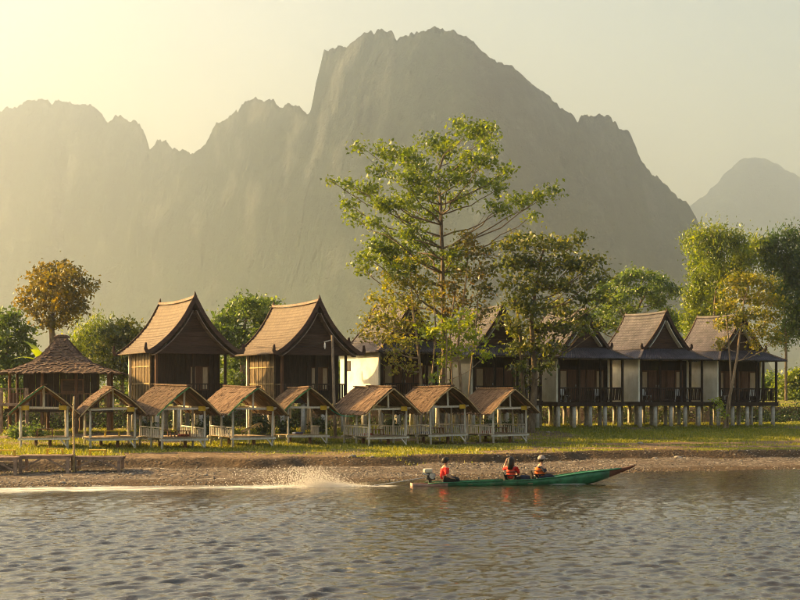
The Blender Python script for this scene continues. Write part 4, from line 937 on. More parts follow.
# behind the houses
T_('round_tree', 'round reddish-brown crowned tree above the thatched pavilion', 54, 108,
   [(53, 345), (52, 330), (53, 312), (56, 295)],
   [(57, 268, 18, 6), (40, 277, 16, 8), (74, 277, 14, 8), (58, 283, 22, 9), (30, 290, 12, 7), (88, 287, 8, 6), (45, 296, 18, 8), (72, 296, 18, 8), (24, 302, 7, 6), (36, 310, 12, 6), (60, 308, 20, 8), (80, 308, 10, 6), (50, 322, 12, 5), (66, 320, 8, 4)],
   0.30, leaf_mat('bronze_leaf', [(0.06, 0.062, 0.012), (0.145, 0.125, 0.02), (0.25, 0.19, 0.03)], 0.52), 31, dens=0.8, r0=0.3, clump=24, group='trees behind the houses')
T_('broadleaf_tree', 'light green tree between the two steep wooden houses', 243, 112,
   [(243, 380), (242, 350), (245, 325), (250, 305)],
   [(252, 302, 16, 6), (266, 306, 12, 7), (238, 308, 12, 7), (254, 316, 22, 9), (228, 320, 14, 8), (270, 322, 10, 8), (216, 330, 9, 7), (240, 332, 22, 10), (260, 338, 16, 9), (222, 345, 12, 9), (242, 354, 20, 10), (230, 366, 14, 8), (236, 380, 14, 8), (252, 376, 12, 10), (222, 382, 9, 9)],
   0.30, L_mid, 32, dens=1.1, r0=0.26, clump=24, group='trees behind the houses')
T_('broadleaf_tree', 'dark round-topped tree between the pavilion and first wooden house', 122, 106,
   [(122, 385), (121, 360), (124, 340)],
   [(124, 326, 14, 6), (110, 334, 10, 7), (136, 334, 8, 7), (122, 342, 18, 8), (104, 348, 10, 8), (116, 358, 18, 9), (134, 354, 8, 9), (106, 368, 12, 9), (124, 374, 14, 9)],
   0.28, L_olive, 33, dens=1.15, r0=0.2, clump=24, group='trees behind the houses')
T_('feathery_tree', 'feathery yellow-green bamboo clump right of the round brown tree', 88, 114,
   [(86, 390), (88, 350), (92, 325)],
   [(95, 325, 9, 8), (84, 332, 8, 9), (104, 324, 5, 6), (76, 345, 8, 10), (92, 345, 10, 10), (82, 362, 12, 10), (98, 366, 10, 10), (70, 372, 8, 12)],
   0.36, L_bamboo, 34, dens=1.8, r0=0.10, droop=0.8, slim=0.2, clump=26, group='trees behind the houses')
T_('broadleaf_tree', 'pale hazy tree cut by the left edge behind the pavilion', 8, 110,
   [(8, 390), (6, 360), (10, 335)],
   [(8, 318, 14, 8), (-8, 328, 12, 10), (22, 330, 10, 9), (6, 342, 18, 11), (26, 348, 10, 10), (-10, 352, 14, 12), (10, 366, 20, 10), (30, 368, 10, 12), (-6, 380, 14, 12), (16, 386, 18, 10)],
   0.32, L_mid, 35, dens=1.0, r0=0.25, clump=24, group='trees behind the houses')
T_('spreading_tree', 'wide hazy green tree behind the bungalows right of the middle', 632, 128,
   [(628, 380), (624, 350), (630, 322), (642, 300), (650, 286)],
   [(640, 274, 18, 5), (622, 280, 16, 6), (660, 282, 14, 6), (606, 288, 10, 6), (640, 290, 22, 6), (672, 292, 8, 6), (598, 300, 8, 5), (618, 300, 16, 6), (660, 300, 14, 6), (604, 312, 10, 6), (630, 312, 14, 6), (668, 312, 9, 6), (612, 324, 12, 6), (590, 318, 8, 7), (678, 325, 8, 8)],
   0.34, L_mid, 36, dens=1.0, r0=0.26, clump=22, group='trees behind the houses')
T_('feathery_tree', 'tall feathery yellow-green bamboo clump behind the rightmost bungalow', 712, 118,
   [(712, 390), (712, 340), (716, 290), (722, 250)],
   [(718, 232, 14, 6), (702, 236, 12, 6), (690, 238, 8, 4), (734, 240, 12, 8), (714, 250, 16, 9), (742, 256, 14, 9), (698, 256, 9, 8), (724, 268, 18, 9), (702, 276, 12, 10), (744, 276, 10, 8), (694, 294, 10, 9), (712, 294, 14, 10), (700, 312, 12, 8), (690, 318, 8, 8), (722, 312, 10, 10), (756, 246, 10, 9)],
   0.36, L_bamboo, 37, dens=1.5, r0=0.16, droop=0.55, slim=0.32, clump=32, group='trees behind the houses', lift=0.06)
T_('feathery_tree', 'dark drooping bamboo clump at the right edge', 786, 116,
   [(786, 390), (786, 340), (784, 290), (786, 255)],
   [(772, 240, 10, 7), (790, 234, 12, 6), (804, 240, 12, 8), (780, 256, 14, 10), (798, 258, 14, 10), (768, 262, 8, 8), (788, 276, 14, 10), (806, 282, 12, 12), (778, 292, 8, 10), (796, 300, 12, 11), (808, 320, 10, 12), (792, 318, 8, 10), (784, 330, 5, 9)],
   0.36, leaf_mat('dark_bamboo_leaf', [(0.022, 0.05, 0.012), (0.045, 0.09, 0.018), (0.09, 0.14, 0.025)], 0.5), 38, dens=1.5, r0=0.16, droop=0.6, slim=0.32, clump=32, group='trees behind the houses', lift=0.06)
# far bushes that close the horizon between the houses
FB = [(772, 140, 772, 384, 14, 8, L_mid, 'pale bushy tree far behind the right edge of the rightmost bungalow'), (796, 126, 795, 382, 14, 10, L_bamboo, 'sunlit bush at the right edge beyond the last bungalow'), (690, 150, 694, 372, 16, 10, L_mid, 'bush seen between the two rightmost bungalows'),
      (612, 150, 612, 374, 14, 9, L_mid, 'bush seen between the third and fourth bungalows'), (352, 135, 352, 372, 16, 12, L_mid, 'bush seen between the second wooden house and first bungalow'), (455, 140, 455, 372, 14, 10, L_mid, 'bush behind the trees between the first two bungalows'),
      (545, 140, 540, 374, 14, 9, L_mid, 'bush behind the dark leafy tree'), (236, 128, 238, 392, 16, 8, L_bamboo, 'low bush in the gap between the two wooden houses'), (44, 120, 42, 385, 22, 9, L_bamboo, 'yellow-green thicket behind the leftmost pavilion'), (128, 118, 126, 392, 18, 8, L_mid, 'low bush behind the gap left of the first wooden house')]
for i, (px, v, bx, by, rx, ry_, lm_, lab) in enumerate(FB):
    T_('background_bush', lab, px, v, [(bx, by + 8), (bx, by)], [(bx, by, rx, ry_), (bx - rx * 0.7, by + 5, rx * 0.7, ry_), (bx + rx * 0.7, by + 4, rx * 0.7, ry_), (bx + rx * 0.2, by - ry_ * 0.6, rx * 0.6, ry_ * 0.7), (bx - 0.9 * rx, by + ry_, rx * 0.6, ry_ * 0.8), (bx + 0.9 * rx, by + ry_, rx * 0.6, ry_ * 0.8), (bx, by + ry_ + 2, rx, ry_ * 0.9)],
       0.34, lm_, 60 + i, dens=1.2, r0=0.12, clump=24, group='bushes behind the houses', cat='bush')
# shrubs under and before the houses
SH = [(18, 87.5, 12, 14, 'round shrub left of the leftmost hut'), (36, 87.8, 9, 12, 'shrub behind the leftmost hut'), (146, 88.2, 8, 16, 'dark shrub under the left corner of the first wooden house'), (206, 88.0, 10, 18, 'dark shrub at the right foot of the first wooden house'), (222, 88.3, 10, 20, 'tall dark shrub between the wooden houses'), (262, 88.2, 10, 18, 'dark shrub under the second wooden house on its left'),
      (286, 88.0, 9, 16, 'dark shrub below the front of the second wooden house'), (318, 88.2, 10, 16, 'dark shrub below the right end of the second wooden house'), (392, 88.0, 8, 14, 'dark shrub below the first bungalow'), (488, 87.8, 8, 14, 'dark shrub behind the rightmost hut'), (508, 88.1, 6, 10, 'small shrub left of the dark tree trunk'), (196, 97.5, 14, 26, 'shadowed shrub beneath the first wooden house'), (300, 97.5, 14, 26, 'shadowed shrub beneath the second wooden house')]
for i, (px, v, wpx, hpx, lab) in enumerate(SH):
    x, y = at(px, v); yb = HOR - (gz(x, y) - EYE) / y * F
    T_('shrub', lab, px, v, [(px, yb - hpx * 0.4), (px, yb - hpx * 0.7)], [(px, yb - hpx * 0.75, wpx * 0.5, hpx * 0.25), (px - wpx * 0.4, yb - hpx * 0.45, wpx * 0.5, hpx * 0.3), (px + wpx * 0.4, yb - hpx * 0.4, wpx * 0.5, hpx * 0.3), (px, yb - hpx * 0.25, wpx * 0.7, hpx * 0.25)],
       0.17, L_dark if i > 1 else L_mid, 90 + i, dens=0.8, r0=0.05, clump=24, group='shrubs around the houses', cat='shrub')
# banana plant
x, y = at(44, 97); zb = gz(x, y)
bn = thing('banana_plant', 'bright banana plant rising behind the thatched pavilion roof', 'plant', (x, y, zb))
part('stem', MB().tube([(0, 0, -0.2), (0.05, 0, 2.0), (0, 0, 4.1)], [0.16, 0.13, 0.07], 9), M['palebark'], bn, True)
rb = random.Random(8)
for k in range(8):
    ang = k * 0.83 + 0.3; Lr = rb.uniform(1.7, 2.4); el0 = [1.45, 1.2, 0.9, 1.3, 0.7, 1.05, 0.5, 1.35][k]; vs = []; nn = 9
    p = Vector((0, 0, 3.9)); el = el0
    for i in range(nn):
        t = i / (nn - 1); w = 0.34 * math.sin(math.pi * min(1, 0.12 + t * 0.9)) ** 0.7
        dr = Vector((math.cos(ang) * math.cos(el), math.sin(ang) * math.cos(el), math.sin(el))); sd_ = Vector((-math.sin(ang), math.cos(ang), 0))
        upv = sd_.cross(dr)
        vs += [p + sd_ * w - upv * 0.12 * w * -1, p, p - sd_ * w - upv * 0.12 * w * -1]
        p = p + dr * (Lr / (nn - 1)); el -= 0.16
    fs = []
    for i in range(nn - 1): q = i * 3; fs += [(q, q + 1, q + 4, q + 3), (q + 1, q + 2, q + 5, q + 4)]
    me = np_mesh('leaf', np.array([tuple(a) for a in vs]), np.array(fs), True, {'tint': np.full(len(vs), rb.random())})
    link('leaf', me, L_lime, bn)

# ------------------------------------------------------------------ grass, pebbles, stones
rs = np.random.default_rng(77)
n = 190000
gu = rs.uniform(4, 84, n); gv = rs.uniform(69, 101, n)
gx, gy = xy(gu, gv); keep = (np.abs(gx / gy) < 0.29); gx, gy = gx[keep], gy[keep]
g_, _w = grass_mask(gx, gy); keep = rs.random(len(gx)) < np.clip(g_ * 1.2 - 0.12, 0, 1) ** 1.3; gx, gy, g_ = gx[keep], gy[keep], g_[keep]
n = len(gx); gzv = ground_z(gx, gy)
tall = 0.05 + 0.16 * np.clip(fbm(gx * 0.5, gy * 0.5, 3) + 0.25, 0, 1) + rs.random(n) * 0.04
ang = rs.uniform(0, 6.28, n); wv = 0.022 + 0.02 * rs.random(n)
P0 = np.stack([gx - np.cos(ang) * wv, gy - np.sin(ang) * wv, gzv - 0.02], -1); P1 = np.stack([gx + np.cos(ang) * wv, gy + np.sin(ang) * wv, gzv - 0.02], -1)
P2 = np.stack([gx + rs.normal(size=n) * tall * 0.4, gy + rs.normal(size=n) * tall * 0.4, gzv + tall], -1)
me = np_mesh('grass', np.stack([P0, P1, P2], 1).reshape(-1, 3), np.arange(n * 3).reshape(n, 3), False, {'tint': np.repeat(np.clip(rs.normal(0.5 + 0.3 * fbm(gx * 0.3, gy * 0.3, 3), 0.2, n), 0, 1), 3)})
tag(link('grass', me, L_grass), 'short yellow-green grass covering the bank', 'grass', kind='stuff')
# weeds on the dark rise behind the stilts
n = 26000; gu = rs.uniform(14, 84, n); gv = rs.normal(98.3, 1.0, n); gx, gy = xy(gu, gv)
keep = (np.abs(gx / gy) < 0.29) & (fbm(gu * 0.5, gv * 0.8, 3) > -0.12); gx, gy = gx[keep], gy[keep]
wc = np.stack([gx, gy, ground_z(gx, gy) + rs.random(len(gx)) ** 1.5 * 0.55], -1)
tag(link('weeds', leaves_mesh('weeds', wc, 0.16, rs), L_dark), 'dark weeds covering the earth rise behind the stilts', 'weeds', kind='stuff')
# pebbles
ico_v = np.array([(-1, 1.618, 0), (1, 1.618, 0), (-1, -1.618, 0), (1, -1.618, 0), (0, -1, 1.618), (0, 1, 1.618), (0, -1, -1.618), (0, 1, -1.618), (1.618, 0, -1), (1.618, 0, 1), (-1.618, 0, -1), (-1.618, 0, 1)]) / 1.9
ico_f = np.array([(0, 11, 5), (0, 5, 1), (0, 1, 7), (0, 7, 10), (0, 10, 11), (1, 5, 9), (5, 11, 4), (11, 10, 2), (10, 7, 6), (7, 1, 8), (3, 9, 4), (3, 4, 2), (3, 2, 6), (3, 6, 8), (3, 8, 9), (4, 9, 5), (2, 4, 11), (6, 2, 10), (8, 6, 7), (9, 8, 1)])
def stones(nm, gx, gy, r, flat=0.55):
    n = len(gx); z = ground_z(gx, gy)
    V = ico_v[None] * (1 + rs.uniform(-0.25, 0.25, (n, 12, 1)))
    an = rs.uniform(0, 6.28, n); c, s = np.cos(an)[:, None], np.sin(an)[:, None]
    X = (V[..., 0] * c - V[..., 1] * s) * r[:, None] * 1.25 + gx[:, None]; Y = (V[..., 0] * s + V[..., 1] * c) * r[:, None] + gy[:, None]; Z = V[..., 2] * r[:, None] * flat + z[:, None] + r[:, None] * 0.15
    Fc = (ico_f[None] + np.arange(n)[:, None, None] * 12).reshape(-1, 3)
    return np_mesh(nm, np.stack([X, Y, Z], -1).reshape(-1, 3), Fc, False, {'tint': np.repeat(rs.random(n), 12)})
n = 26000; gu = rs.uniform(6, 66, n); gv = rs.uniform(60.0, 73.5, n); gx, gy = xy(gu, gv)
g_, w_ = grass_mask(gx, gy); zz = ground_z(gx, gy)
keep = (np.abs(gx / gy) < 0.29) & (zz > -0.04) & (w_ < 72.5) & (rs.random(n) < 0.25 + 0.75 * sstep(-0.2, 0.3, fbm(gx * 0.25, gy * 0.4, 3)))
gx, gy = gx[keep][:9000], gy[keep][:9000]; r = 0.018 + 0.035 * rs.random(len(gx)) ** 2.5
pm = bpy.data.materials.new('pebbles'); pm.use_nodes = True
N = pm.node_tree.nodes; Lk = pm.node_tree.links
ta = N.new('ShaderNodeAttribute'); ta.attribute_name = 'tint'
Lk.new(nramp(ta.outputs['Fac'], [(0.0, (0.06, 0.05, 0.04)), (0.5, (0.17, 0.14, 0.11)), (0.9, (0.28, 0.24, 0.19)), (1.0, (0.5, 0.46, 0.4))]).outputs[0], N['Principled BSDF'].inputs['Base Color']); N['Principled BSDF'].inputs['Roughness'].default_value = 0.85
tag(link('pebbles', stones('pebbles', gx, gy, r), pm), 'small grey-brown pebbles strewn along the beach', 'pebbles', kind='stuff')
RK = [(62, 63.9, 0.16, 'pale stone near the water below the middle platform'), (132, 67, 0.13, 'stone on the gravel right of the platforms'), (205, 65.5, 0.12, 'stone on the beach below the third hut'), (352, 71.0, 0.20, 'stone at the foot of the earth bank left of the boat'), (372, 70.6, 0.14, 'small stone below the sixth hut'),
      (483, 70.2, 0.16, 'stone above the boat between driver and passengers'), (494, 71.0, 0.11, 'small light stone at the bank foot above the boat'), (655, 70.6, 0.16, 'stone on the gravel above the bow tip'), (678, 71.2, 0.22, 'flat stone at the bank edge right of the bow'), (560, 69.6, 0.12, 'stone on the gravel above the green bow'), (740, 68.0, 0.13, 'stone near the water at the right'), (640, 77.5, 0.2, 'dark stone on the path at the right'), (548, 87.0, 0.16, 'stone on the grass right of the dark tree')]
for i, (px, v, r_, lab) in enumerate(RK):
    x, y = at(px, v); me = stones('rock', np.array([x]), np.array([y]), np.array([r_]))
    co = np.zeros(36, np.float32); me.vertices.foreach_get('co', co); zc = gz(x, y); co = co.reshape(-1, 3) - np.array([x, y, zc]); me.vertices.foreach_set('co', co.ravel()); me.update()
    o = link('rock', me, M['rock'], None, (x, y, zc)); md = o.modifiers.new('smooth', 'SUBSURF'); md.levels = 1; md.render_levels = 1
    tag(o, lab, 'rock', 'loose stones on the bank')

# ------------------------------------------------------------------ long-tail boat
bt = thing('long_tail_boat', 'slender green long-tail boat with upturned brown bow', 'boat', tuple(BST), BDIR)
# stations: x, half width, gunwale z, keel z
ST = [(0.0, 0.30, 0.08, -0.10), (0.6, 0.38, 0.10, -0.14), (1.4, 0.43, 0.13, -0.16), (2.4, 0.45, 0.15, -0.17), (3.6, 0.46, 0.18, -0.17), (4.8, 0.45, 0.22, -0.16), (5.8, 0.42, 0.30, -0.14), (6.5, 0.38, 0.40, -0.10), (7.1, 0.32, 0.48, -0.03), (7.6, 0.25, 0.52, 0.08), (8.1, 0.17, 0.56, 0.26), (8.6, 0.10, 0.62, 0.44), (9.0, 0.06, 0.70, 0.60), (9.2, 0.04, 0.77, 0.70)]
def hull(sub, inner=0.0):
    V = []; K = 9
    for (x, hw, zg, zk) in sub:
        for i in range(K):
            t = i / (K - 1) * 2 - 1; w = hw - inner; zz = zk + inner + (zg - zk - inner) * abs(t) ** 2.2
            V.append((x, w * math.copysign(abs(t) ** 0.75, t), zz))
    return np.array(V), grid_faces(len(sub), K)
def hull_part(nm, sub, m, dx=0.0):
    V, f = hull(sub); V2, f2 = hull(sub, 0.035); n_ = len(V); K = 9
    rim = []
    for i in range(len(sub) - 1):
        for k in (0, K - 1): rim.append((i * K + k, (i + 1) * K + k, n_ + (i + 1) * K + k, n_ + i * K + k))
    for e in (0, len(sub) - 1):
        for k in range(K - 1): rim.append((e * K + k, e * K + k + 1, n_ + e * K + k + 1, n_ + e * K + k))
    return part(nm, np_mesh(nm, np.concatenate([V, V2]), np.concatenate([f, f2[:, ::-1] + n_, np.array(rim)]), True), m, bt)
hull_part('stern', ST[:3], M['boatpink']); hull_part('hull', ST[2:11], M['boatgreen']); hull_part('bow', ST[10:], M['boatbrown'])
part('transom', MB().box(0.0, 0.03, -0.29, 0.29, -0.08, 0.11), M['boatpink'], bt)
part('foredeck', np_mesh('foredeck', np.array([p for (x, hw, zg, zk) in ST[6:11] for p in ((x, -hw * 0.96, zg - 0.01), (x, 0, zg + 0.03), (x, hw * 0.96, zg - 0.01))]), grid_faces(5, 3), True), M['boatgreen'], bt)
for sgn in (-1, 1):
    part('gunwale', MB().tube([(x, sgn * (hw + 0.005), zg + 0.012) for x, hw, zg, zk in ST[1:12]], 0.022, 6), M['boatgreen'], bt, True)
for xx in (1.2, 2.3, 3.2, 4.75): part('thwart', MB().box(xx - 0.1, xx + 0.1, -0.40, 0.40, 0.05, 0.085), M['deckwood'], bt)
part('floor_boards', MB().box(1.0, 6.0, -0.26, 0.26, -0.07, -0.045), M['deckwood'], bt)
def seat(nm, lab, x, z):
    t = thing(nm, lab, 'chair', tuple(BST + Vector((x * bdx, x * bdy, z))), BDIR, 'seats in the boat')
    part('seat', MB().box(-0.22, 0.24, -0.22, 0.22, 0.08, 0.12), M['blackcloth'], t)
    mb = MB(); vs = [(-0.24, -0.2, 0.13), (-0.24, 0.2, 0.13), (-0.34, 0.19, 0.5), (-0.34, -0.19, 0.5)]; vs += [(a + 0.035, b_, c) for a, b_, c in vs]
    part('backrest', mb.add(vs, [(0, 1, 2, 3), (7, 6, 5, 4), (0, 4, 5, 1), (1, 5, 6, 2), (2, 6, 7, 3), (3, 7, 4, 0)]), M['blackcloth'], t)
    for a in (-0.17, 0.19):
        for bb in (-0.18, 0.18): part('leg', MB().bar((a, bb, 0.08), (a, bb, -0.14), 0.03, 0.03), M['blackcloth'], t)
seat('chair', 'low black chair under the long-haired passenger', 4.02, 0.02); seat('chair', 'low black chair under the passenger in a grey cap', 5.18, 0.05)
# engine with long tail shaft
en = thing('boat_engine', 'cream and black long-tail engine on the stern of the boat', 'engine', tuple(BST + Vector((0.75 * bdx, 0.75 * bdy, 0.1))), BDIR)
part('mount', MB().bar((0, 0, -0.1), (0, 0, 0.16), 0.12, 0.12), M['blackmetal'], en)
blk = part('engine_block', MB().box(-0.16, 0.2, -0.15, 0.15, 0.14, 0.40), M['blackmetal'], en)
md = blk.modifiers.new('bevel', 'BEVEL'); md.width = 0.03; md.segments = 2
tk = part('fuel_tank', MB().box(-0.26, 0.10, -0.14, 0.14, 0.41, 0.58), M['tank'], en); md = tk.modifiers.new('bevel', 'BEVEL'); md.width = 0.05; md.segments = 3
part('flywheel', MB().tube([(0.06, -0.16, 0.30), (0.06, -0.22, 0.30)], 0.12, 16), M['steel'], en)
part('exhaust', MB().tube([(-0.1, -0.16, 0.34), (-0.28, -0.2, 0.36), (-0.34, -0.2, 0.44)], 0.03, 7), M['steel'], en)
part('shaft', MB().tube([(-0.1, 0, 0.24), (-1.2, 0, 0.07), (-3.2, 0, -0.22)], 0.025, 7), M['steel'], en)
pr = part('propeller', MB().tube([(-3.2, 0, -0.22), (-3.28, 0, -0.23)], 0.04, 8), M['steel'], en)
for k in range(2): part('blade', MB().bar((-3.25, 0, -0.225), (-3.25, 0.12 * (1 if k else -1), -0.225 + 0.03), 0.05, 0.012), M['steel'], pr)
part('tiller', MB().tube([(0.2, 0.02, 0.3), (0.5, 0.06, 0.33), (0.85, 0.08, 0.36)], 0.016, 6), M['steel'], en)

# ------------------------------------------------------------------ people
def skin_obj(nm, joints, edges, m, parent, sub=2):
    names = list(joints); me = bpy.data.meshes.new(nm)
    me.from_pydata([joints[k][0] for k in names], [(names.index(a), names.index(b_)) for a, b_ in edges], []); me.update()
    o = link(nm, me, m, parent)
    o.modifiers.new('skin', 'SKIN').use_smooth_shade = True
    if not me.skin_vertices: 
        bpy.context.view_layer.objects.active = o
    for i, k in enumerate(names):
        r_ = joints[k][1]; me.skin_vertices[0].data[i].radius = r_ if isinstance(r_, tuple) else (r_, r_); me.skin_vertices[0].data[i].use_root = (i == 0)
    md = o.modifiers.new('sub', 'SUBSURF'); md.levels = sub; md.render_levels = sub
    return o
def person(label, loc, rz, arms, legs, shirt, pants, hair, vest=None, cap=None, lean=0.0, head_turn=0.0, longhair=False):
    t = thing('person', label, 'person', loc, rz, 'people in the boat'); t.scale = (1.2, 1.2, 1.2)
    L = lambda z: lean * z
    J = {'pelvis': ((0, 0, 0.10), (0.13, 0.15)), 'belly': ((L(0.25), 0, 0.26), (0.11, 0.135)), 'chest': ((L(0.42) + 0.01, 0, 0.43), (0.12, 0.16)), 'collar': ((L(0.53) + 0.01, 0, 0.53), (0.08, 0.10)), 'neck': ((L(0.58) + 0.02, 0, 0.585), 0.05),
         'jaw': ((L(0.64) + 0.035, 0, 0.65), (0.07, 0.062)), 'head': ((L(0.72) + 0.035, 0, 0.73), (0.097, 0.078)), 'crown': ((L(0.8) + 0.02, 0, 0.805), (0.07, 0.06))}
    E = [('pelvis', 'belly'), ('belly', 'chest'), ('chest', 'collar'), ('collar', 'neck'), ('neck', 'jaw'), ('jaw', 'head'), ('head', 'crown')]
    ht = head_turn; J['nose'] = ((L(0.7) + 0.035 + 0.125 * math.cos(ht), 0.125 * math.sin(ht), 0.705), 0.014); E.append(('head', 'nose'))
    SJ = {k: J[k] for k in ('pelvis', 'belly', 'chest', 'collar')}; SE = E[:3]
    PJ = {'pelvis': J['pelvis']}; PE = []
    for s, nm in ((1, 'l'), (-1, 'r')):
        el, wr_, hd = arms[nm]
        J['sh' + nm] = ((L(0.5) + 0.01, s * 0.17, 0.50), 0.058); J['el' + nm] = (el, 0.043); J['wr' + nm] = (wr_, 0.03); J['pa' + nm] = (hd, (0.022, 0.038))
        E += [('collar', 'sh' + nm), ('sh' + nm, 'el' + nm), ('el' + nm, 'wr' + nm), ('wr' + nm, 'pa' + nm)]
        SJ['sh' + nm] = J['sh' + nm]; SJ['el' + nm] = (tuple(Vector(J['sh' + nm][0]).lerp(Vector(el), 1.0)), 0.05); SE += [('collar', 'sh' + nm), ('sh' + nm, 'el' + nm)]
        dv_ = (Vector(hd) - Vector(wr_)).normalized(); sd_ = dv_.cross(Vector((0, 0, 1)));
        sd_ = sd_.normalized() if sd_.length > 0.1 else Vector((0, 1, 0)); up_ = sd_.cross(dv_)
        for q in range(4):
            b0 = Vector(hd) + sd_ * (q - 1.5) * 0.021 + dv_ * 0.02; ln = (0.065, 0.08, 0.075, 0.055)[q]
            m1 = b0 + dv_ * ln * 0.55; m2 = m1 + dv_ * ln * 0.35 - up_ * ln * 0.45
            J['fa%s%d' % (nm, q)] = (tuple(m1), 0.009); J['fb%s%d' % (nm, q)] = (tuple(m2), 0.008)
            E += [('pa' + nm, 'fa%s%d' % (nm, q)), ('fa%s%d' % (nm, q), 'fb%s%d' % (nm, q))]
        th = Vector(wr_).lerp(Vector(hd), 0.5) + sd_ * 0.055 * s + dv_ * 0.03; J['th' + nm] = (tuple(th), 0.010); E.append(('pa' + nm, 'th' + nm))
        kn, an, ft = legs[nm]
        J['hip' + nm] = ((0.05, s * 0.09, 0.09), 0.085); J['kn' + nm] = (kn, 0.06); J['an' + nm] = (an, 0.04); J['ft' + nm] = (ft, (0.04, 0.03))
        E += [('pelvis', 'hip' + nm), ('hip' + nm, 'kn' + nm), ('kn' + nm, 'an' + nm), ('an' + nm, 'ft' + nm)]
        PJ['hip' + nm] = ((0.05, s * 0.09, 0.09), 0.10); PJ['kn' + nm] = (kn, 0.075); PJ['an' + nm] = (tuple(Vector(kn).lerp(Vector(an), 0.85)), 0.06); PE += [('pelvis', 'hip' + nm), ('hip' + nm, 'kn' + nm), ('kn' + nm, 'an' + nm)]
    grow = lambda D, g: {k: (p, tuple(a + g for a in r_) if isinstance(r_, tuple) else r_ + g) for k, (p, r_) in D.items()}
    skin_obj('body', J, E, M['skin'], t); skin_obj('shirt', grow(SJ, 0.014), SE, shirt, t); skin_obj('trousers', grow(PJ, 0.006), PE, pants, t)
    if vest is not None:
        VJ = {k: SJ[k] for k in ('belly', 'chest')}; VJ['col'] = ((L(0.5), 0, 0.50), (0.10, 0.13)); VJ['low'] = ((L(0.2), 0, 0.17), (0.12, 0.145))
        VJ = {k: VJ[k] for k in ('low', 'belly', 'chest', 'col')}
        vo_ = skin_obj('life_vest', grow(VJ, 0.045), [('low', 'belly'), ('belly', 'chest'), ('chest', 'col')], vest, t)
        for zz in (0.24, 0.36): part('strap', MB().tube([(L(zz) + 0.185 * math.cos(a), 0.205 * math.sin(a), zz) for a in np.linspace(-math.pi, math.pi, 19)], 0.013, 5), M['blackcloth'], vo_)
    hx, hz_ = L(0.74) + 0.03, 0.735
    ca, sa = math.cos(ht), math.sin(ht)
    def shell(nm, rr, zlo, front, m, back=0.0):
        V = []; nr, nc = 9, 16
        for i in range(nr):
            th_ = math.pi * 0.5 * (1 - i / (nr - 1))
            for j in range(nc):
                ph = 2 * math.pi * j / nc; f_ = math.cos(ph)
                z_ = math.sin(th_); r_ = math.cos(th_)
                zz = z_ * rr[2] if i < nr - 1 else (zlo * (1 - max(0, f_)) + front * max(0, f_))
                if i == nr - 1: r_ = 1.0
                xx, yy = f_ * r_ * rr[0] - 0.012 - back * (1 - z_) * max(0, -f_), math.sin(ph) * r_ * rr[1]
                V.append((hx + xx * ca - yy * sa, xx * sa + yy * ca, hz_ + zz))
        V = np.array(V); fc = []
        for i in range(nr - 1):
            for j in range(nc): fc.append((i * nc + j, i * nc + (j + 1) % nc, (i + 1) * nc + (j + 1) % nc, (i + 1) * nc + j))
        o = part(nm, np_mesh(nm, V, np.array(fc), True), m, t); solid(o, 0.015); return o
    shell('hair', (0.115, 0.098, 0.12), -0.07 if not longhair else -0.30, 0.045, hair, 0.0 if not longhair else 0.10)
    if cap is not None:
        cp = shell('cap', (0.125, 0.106, 0.135), 0.0, 0.03, cap)
        part('brim', MB().box(hx + 0.10, hx + 0.20, -0.075, 0.075, hz_ + 0.028, hz_ + 0.042), cap, cp)
    for s in (-1, 1):
        ex, ey = 0.107 * math.cos(0.32 * s + ht), 0.085 * math.sin(0.42 * s) + 0.09 * math.sin(ht)
        part('eye', MB().tube([(hx + ex - 0.01, ey, hz_ + 0.0), (hx + ex, ey, hz_ + 0.0)], 0.011, 8), M['hair'], t)
        part('ear', MB().tube([(hx - 0.01 * ca, s * 0.088, hz_ - 0.045), (hx - 0.015, s * 0.096, hz_ - 0.015), (hx - 0.01, s * 0.09, hz_ + 0.015)], [0.012, 0.018, 0.012], 6), M['skin'], t, True)
    return t
on_boat = lambda x, z: tuple(BST + Vector((x * bdx, x * bdy, z)))
person('boat driver in a red shirt and dark trousers seated by the engine', on_boat(1.32, 0.10), BDIR,
       {'l': ((0.10, 0.24, 0.27), (0.28, 0.16, 0.20), (0.34, 0.14, 0.19)), 'r': ((0.04, -0.27, 0.27), (0.20, -0.24, 0.17), (0.27, -0.22, 0.16))},
       {'l': ((0.46, 0.12, 0.16), (0.42, 0.10, -0.14), (0.55, 0.10, -0.16)), 'r': ((0.46, -0.15, 0.14), (0.40, -0.10, -0.12), (0.53, -0.10, -0.14))},
       M['red'], M['blackcloth'], M['hair'], lean=0.04)
person('long-haired passenger in a red-orange life vest raising one hand', on_boat(4.05, 0.10), BDIR + R(62),
       {'l': ((0.18, 0.30, 0.42), (0.24, 0.24, 0.66), (0.25, 0.22, 0.73)), 'r': ((0.10, -0.25, 0.28), (0.30, -0.14, 0.24), (0.37, -0.11, 0.25))},
       {'l': ((0.26, 0.26, 0.14), (0.30, -0.06, 0.02), (0.36, -0.14, 0.0)), 'r': ((0.28, -0.28, 0.14), (0.34, 0.02, 0.01), (0.38, 0.10, 0.0))},
       M['red'], M['blackcloth'], M['hair'], vest=mat('red_life_vest', (0.62, 0.05, 0.03), (0.75, 0.09, 0.04), 8, 0.7), longhair=True, lean=-0.02)
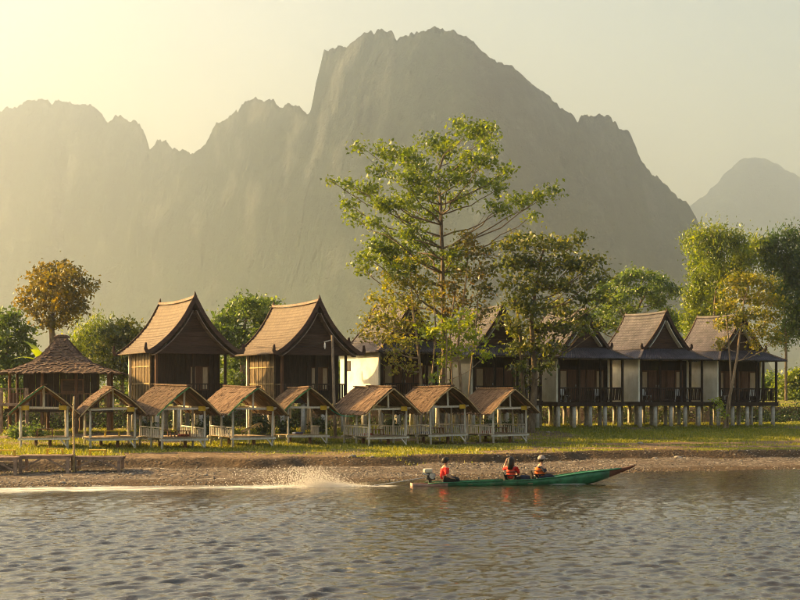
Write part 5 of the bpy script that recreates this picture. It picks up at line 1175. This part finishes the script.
person('passenger in a grey cap and orange life vest facing the bow', on_boat(5.2, 0.13), BDIR,
       {'l': ((0.18, 0.25, 0.30), (0.40, 0.18, 0.26), (0.47, 0.16, 0.25)), 'r': ((0.18, -0.26, 0.31), (0.42, -0.22, 0.30), (0.49, -0.2, 0.29))},
       {'l': ((0.40, 0.12, 0.20), (0.60, 0.11, -0.05), (0.72, 0.11, -0.08)), 'r': ((0.40, -0.12, 0.20), (0.60, -0.11, -0.05), (0.72, -0.11, -0.08))},
       M['navy'], M['navy'], M['hair'], vest=M['orange'], cap=M['cap'], lean=0.10)
bp_ = thing('backpack', 'dark blue bag on the boat floor between the two passengers', 'bag', on_boat(4.62, 0.05), BDIR)
o = part('pack_body', MB().box(-0.2, 0.2, -0.15, 0.15, 0.0, 0.34), M['navy'], bp_); md = o.modifiers.new('bevel', 'BEVEL'); md.width = 0.08; md.segments = 3
o = part('front_pocket', MB().box(-0.13, 0.13, -0.21, -0.14, 0.03, 0.2), M['navy'], bp_); md = o.modifiers.new('bevel', 'BEVEL'); md.width = 0.03; md.segments = 2
part('strap', MB().tube([(-0.1, 0.13, 0.3), (-0.12, 0.2, 0.38), (0.0, 0.15, 0.4), (0.1, 0.1, 0.33)], 0.018, 6), M['blackcloth'], bp_)

# ------------------------------------------------------------------ spray thrown up by the propeller
n = 15000
vz = 0.4 + 3.6 * rs.random(n) ** 2.0; vx = 0.5 + 4.5 * rs.random(n) ** 2.2 + vz * 0.45
tf = rs.random(n) ** 0.8 * (2 * vz / 9.8)
sx = -3.1 + rs.normal(size=n) * 0.45 - vx * tf
sz = np.clip(vz * tf - 4.9 * tf * tf, 0, 3)
sy = rs.normal(size=n) * 0.3 + rs.normal(size=n) * 0.5 * tf
px_ = BST.x + sx * bdx - sy * bdy; py_ = BST.y + sx * bdy + sy * bdx
r = 0.006 + 0.011 * rs.random(n) ** 3 
tet = np.array([(1, 1, 1), (1, -1, -1), (-1, 1, -1), (-1, -1, 1)]) * 0.8
V = tet[None] * r[:, None, None] * rs.uniform(0.7, 1.3, (n, 4, 1)) + np.stack([px_, py_, sz + 0.03], -1)[:, None]
Fc = (np.array([(0, 1, 2), (0, 3, 1), (0, 2, 3), (1, 3, 2)])[None] + np.arange(n)[:, None, None] * 4).reshape(-1, 3)
sm = bpy.data.materials.new('spray_drops'); sm.use_nodes = True
N = sm.node_tree.nodes; Lk = sm.node_tree.links; N.clear()
df = N.new('ShaderNodeBsdfDiffuse'); df.inputs[0].default_value = (0.95, 0.94, 0.92, 1); trn = N.new('ShaderNodeBsdfTranslucent'); trn.inputs[0].default_value = (0.95, 0.94, 0.92, 1)
mx = N.new('ShaderNodeMixShader'); mx.inputs[0].default_value = 0.7; oo = N.new('ShaderNodeOutputMaterial')
Lk.new(df.outputs[0], mx.inputs[1]); Lk.new(trn.outputs[0], mx.inputs[2]); Lk.new(mx.outputs[0], oo.inputs['Surface'])
tag(link('spray', np_mesh('spray', V.reshape(-1, 3), Fc), sm), 'white water spray thrown up behind the boat engine', 'spray', kind='stuff')
print('leaves', nleaf)

# ------------------------------------------------------------------ haze (the air)
hm = bpy.data.materials.new('valley_haze'); hm.use_nodes = True
N = hm.node_tree.nodes; Lk = hm.node_tree.links; N.clear()
pv = N.new('ShaderNodeVolumePrincipled'); pv.inputs['Color'].default_value = (0.80, 0.89, 1.0, 1)
pv.inputs['Density'].default_value = 0.00027; pv.inputs['Anisotropy'].default_value = 0.84; pv.inputs['Density Attribute'].default_value = ''
ho = N.new('ShaderNodeOutputMaterial'); Lk.new(pv.outputs[0], ho.inputs['Volume'])
try: hm.cycles.homogeneous_volume = True
except Exception: pass
hz = MB().box(-7900, 7300, -3200, 9500, -14, 830)
tag(link('haze', hz.mesh('haze'), hm), 'warm evening haze filling the valley air', 'haze', kind='stuff')
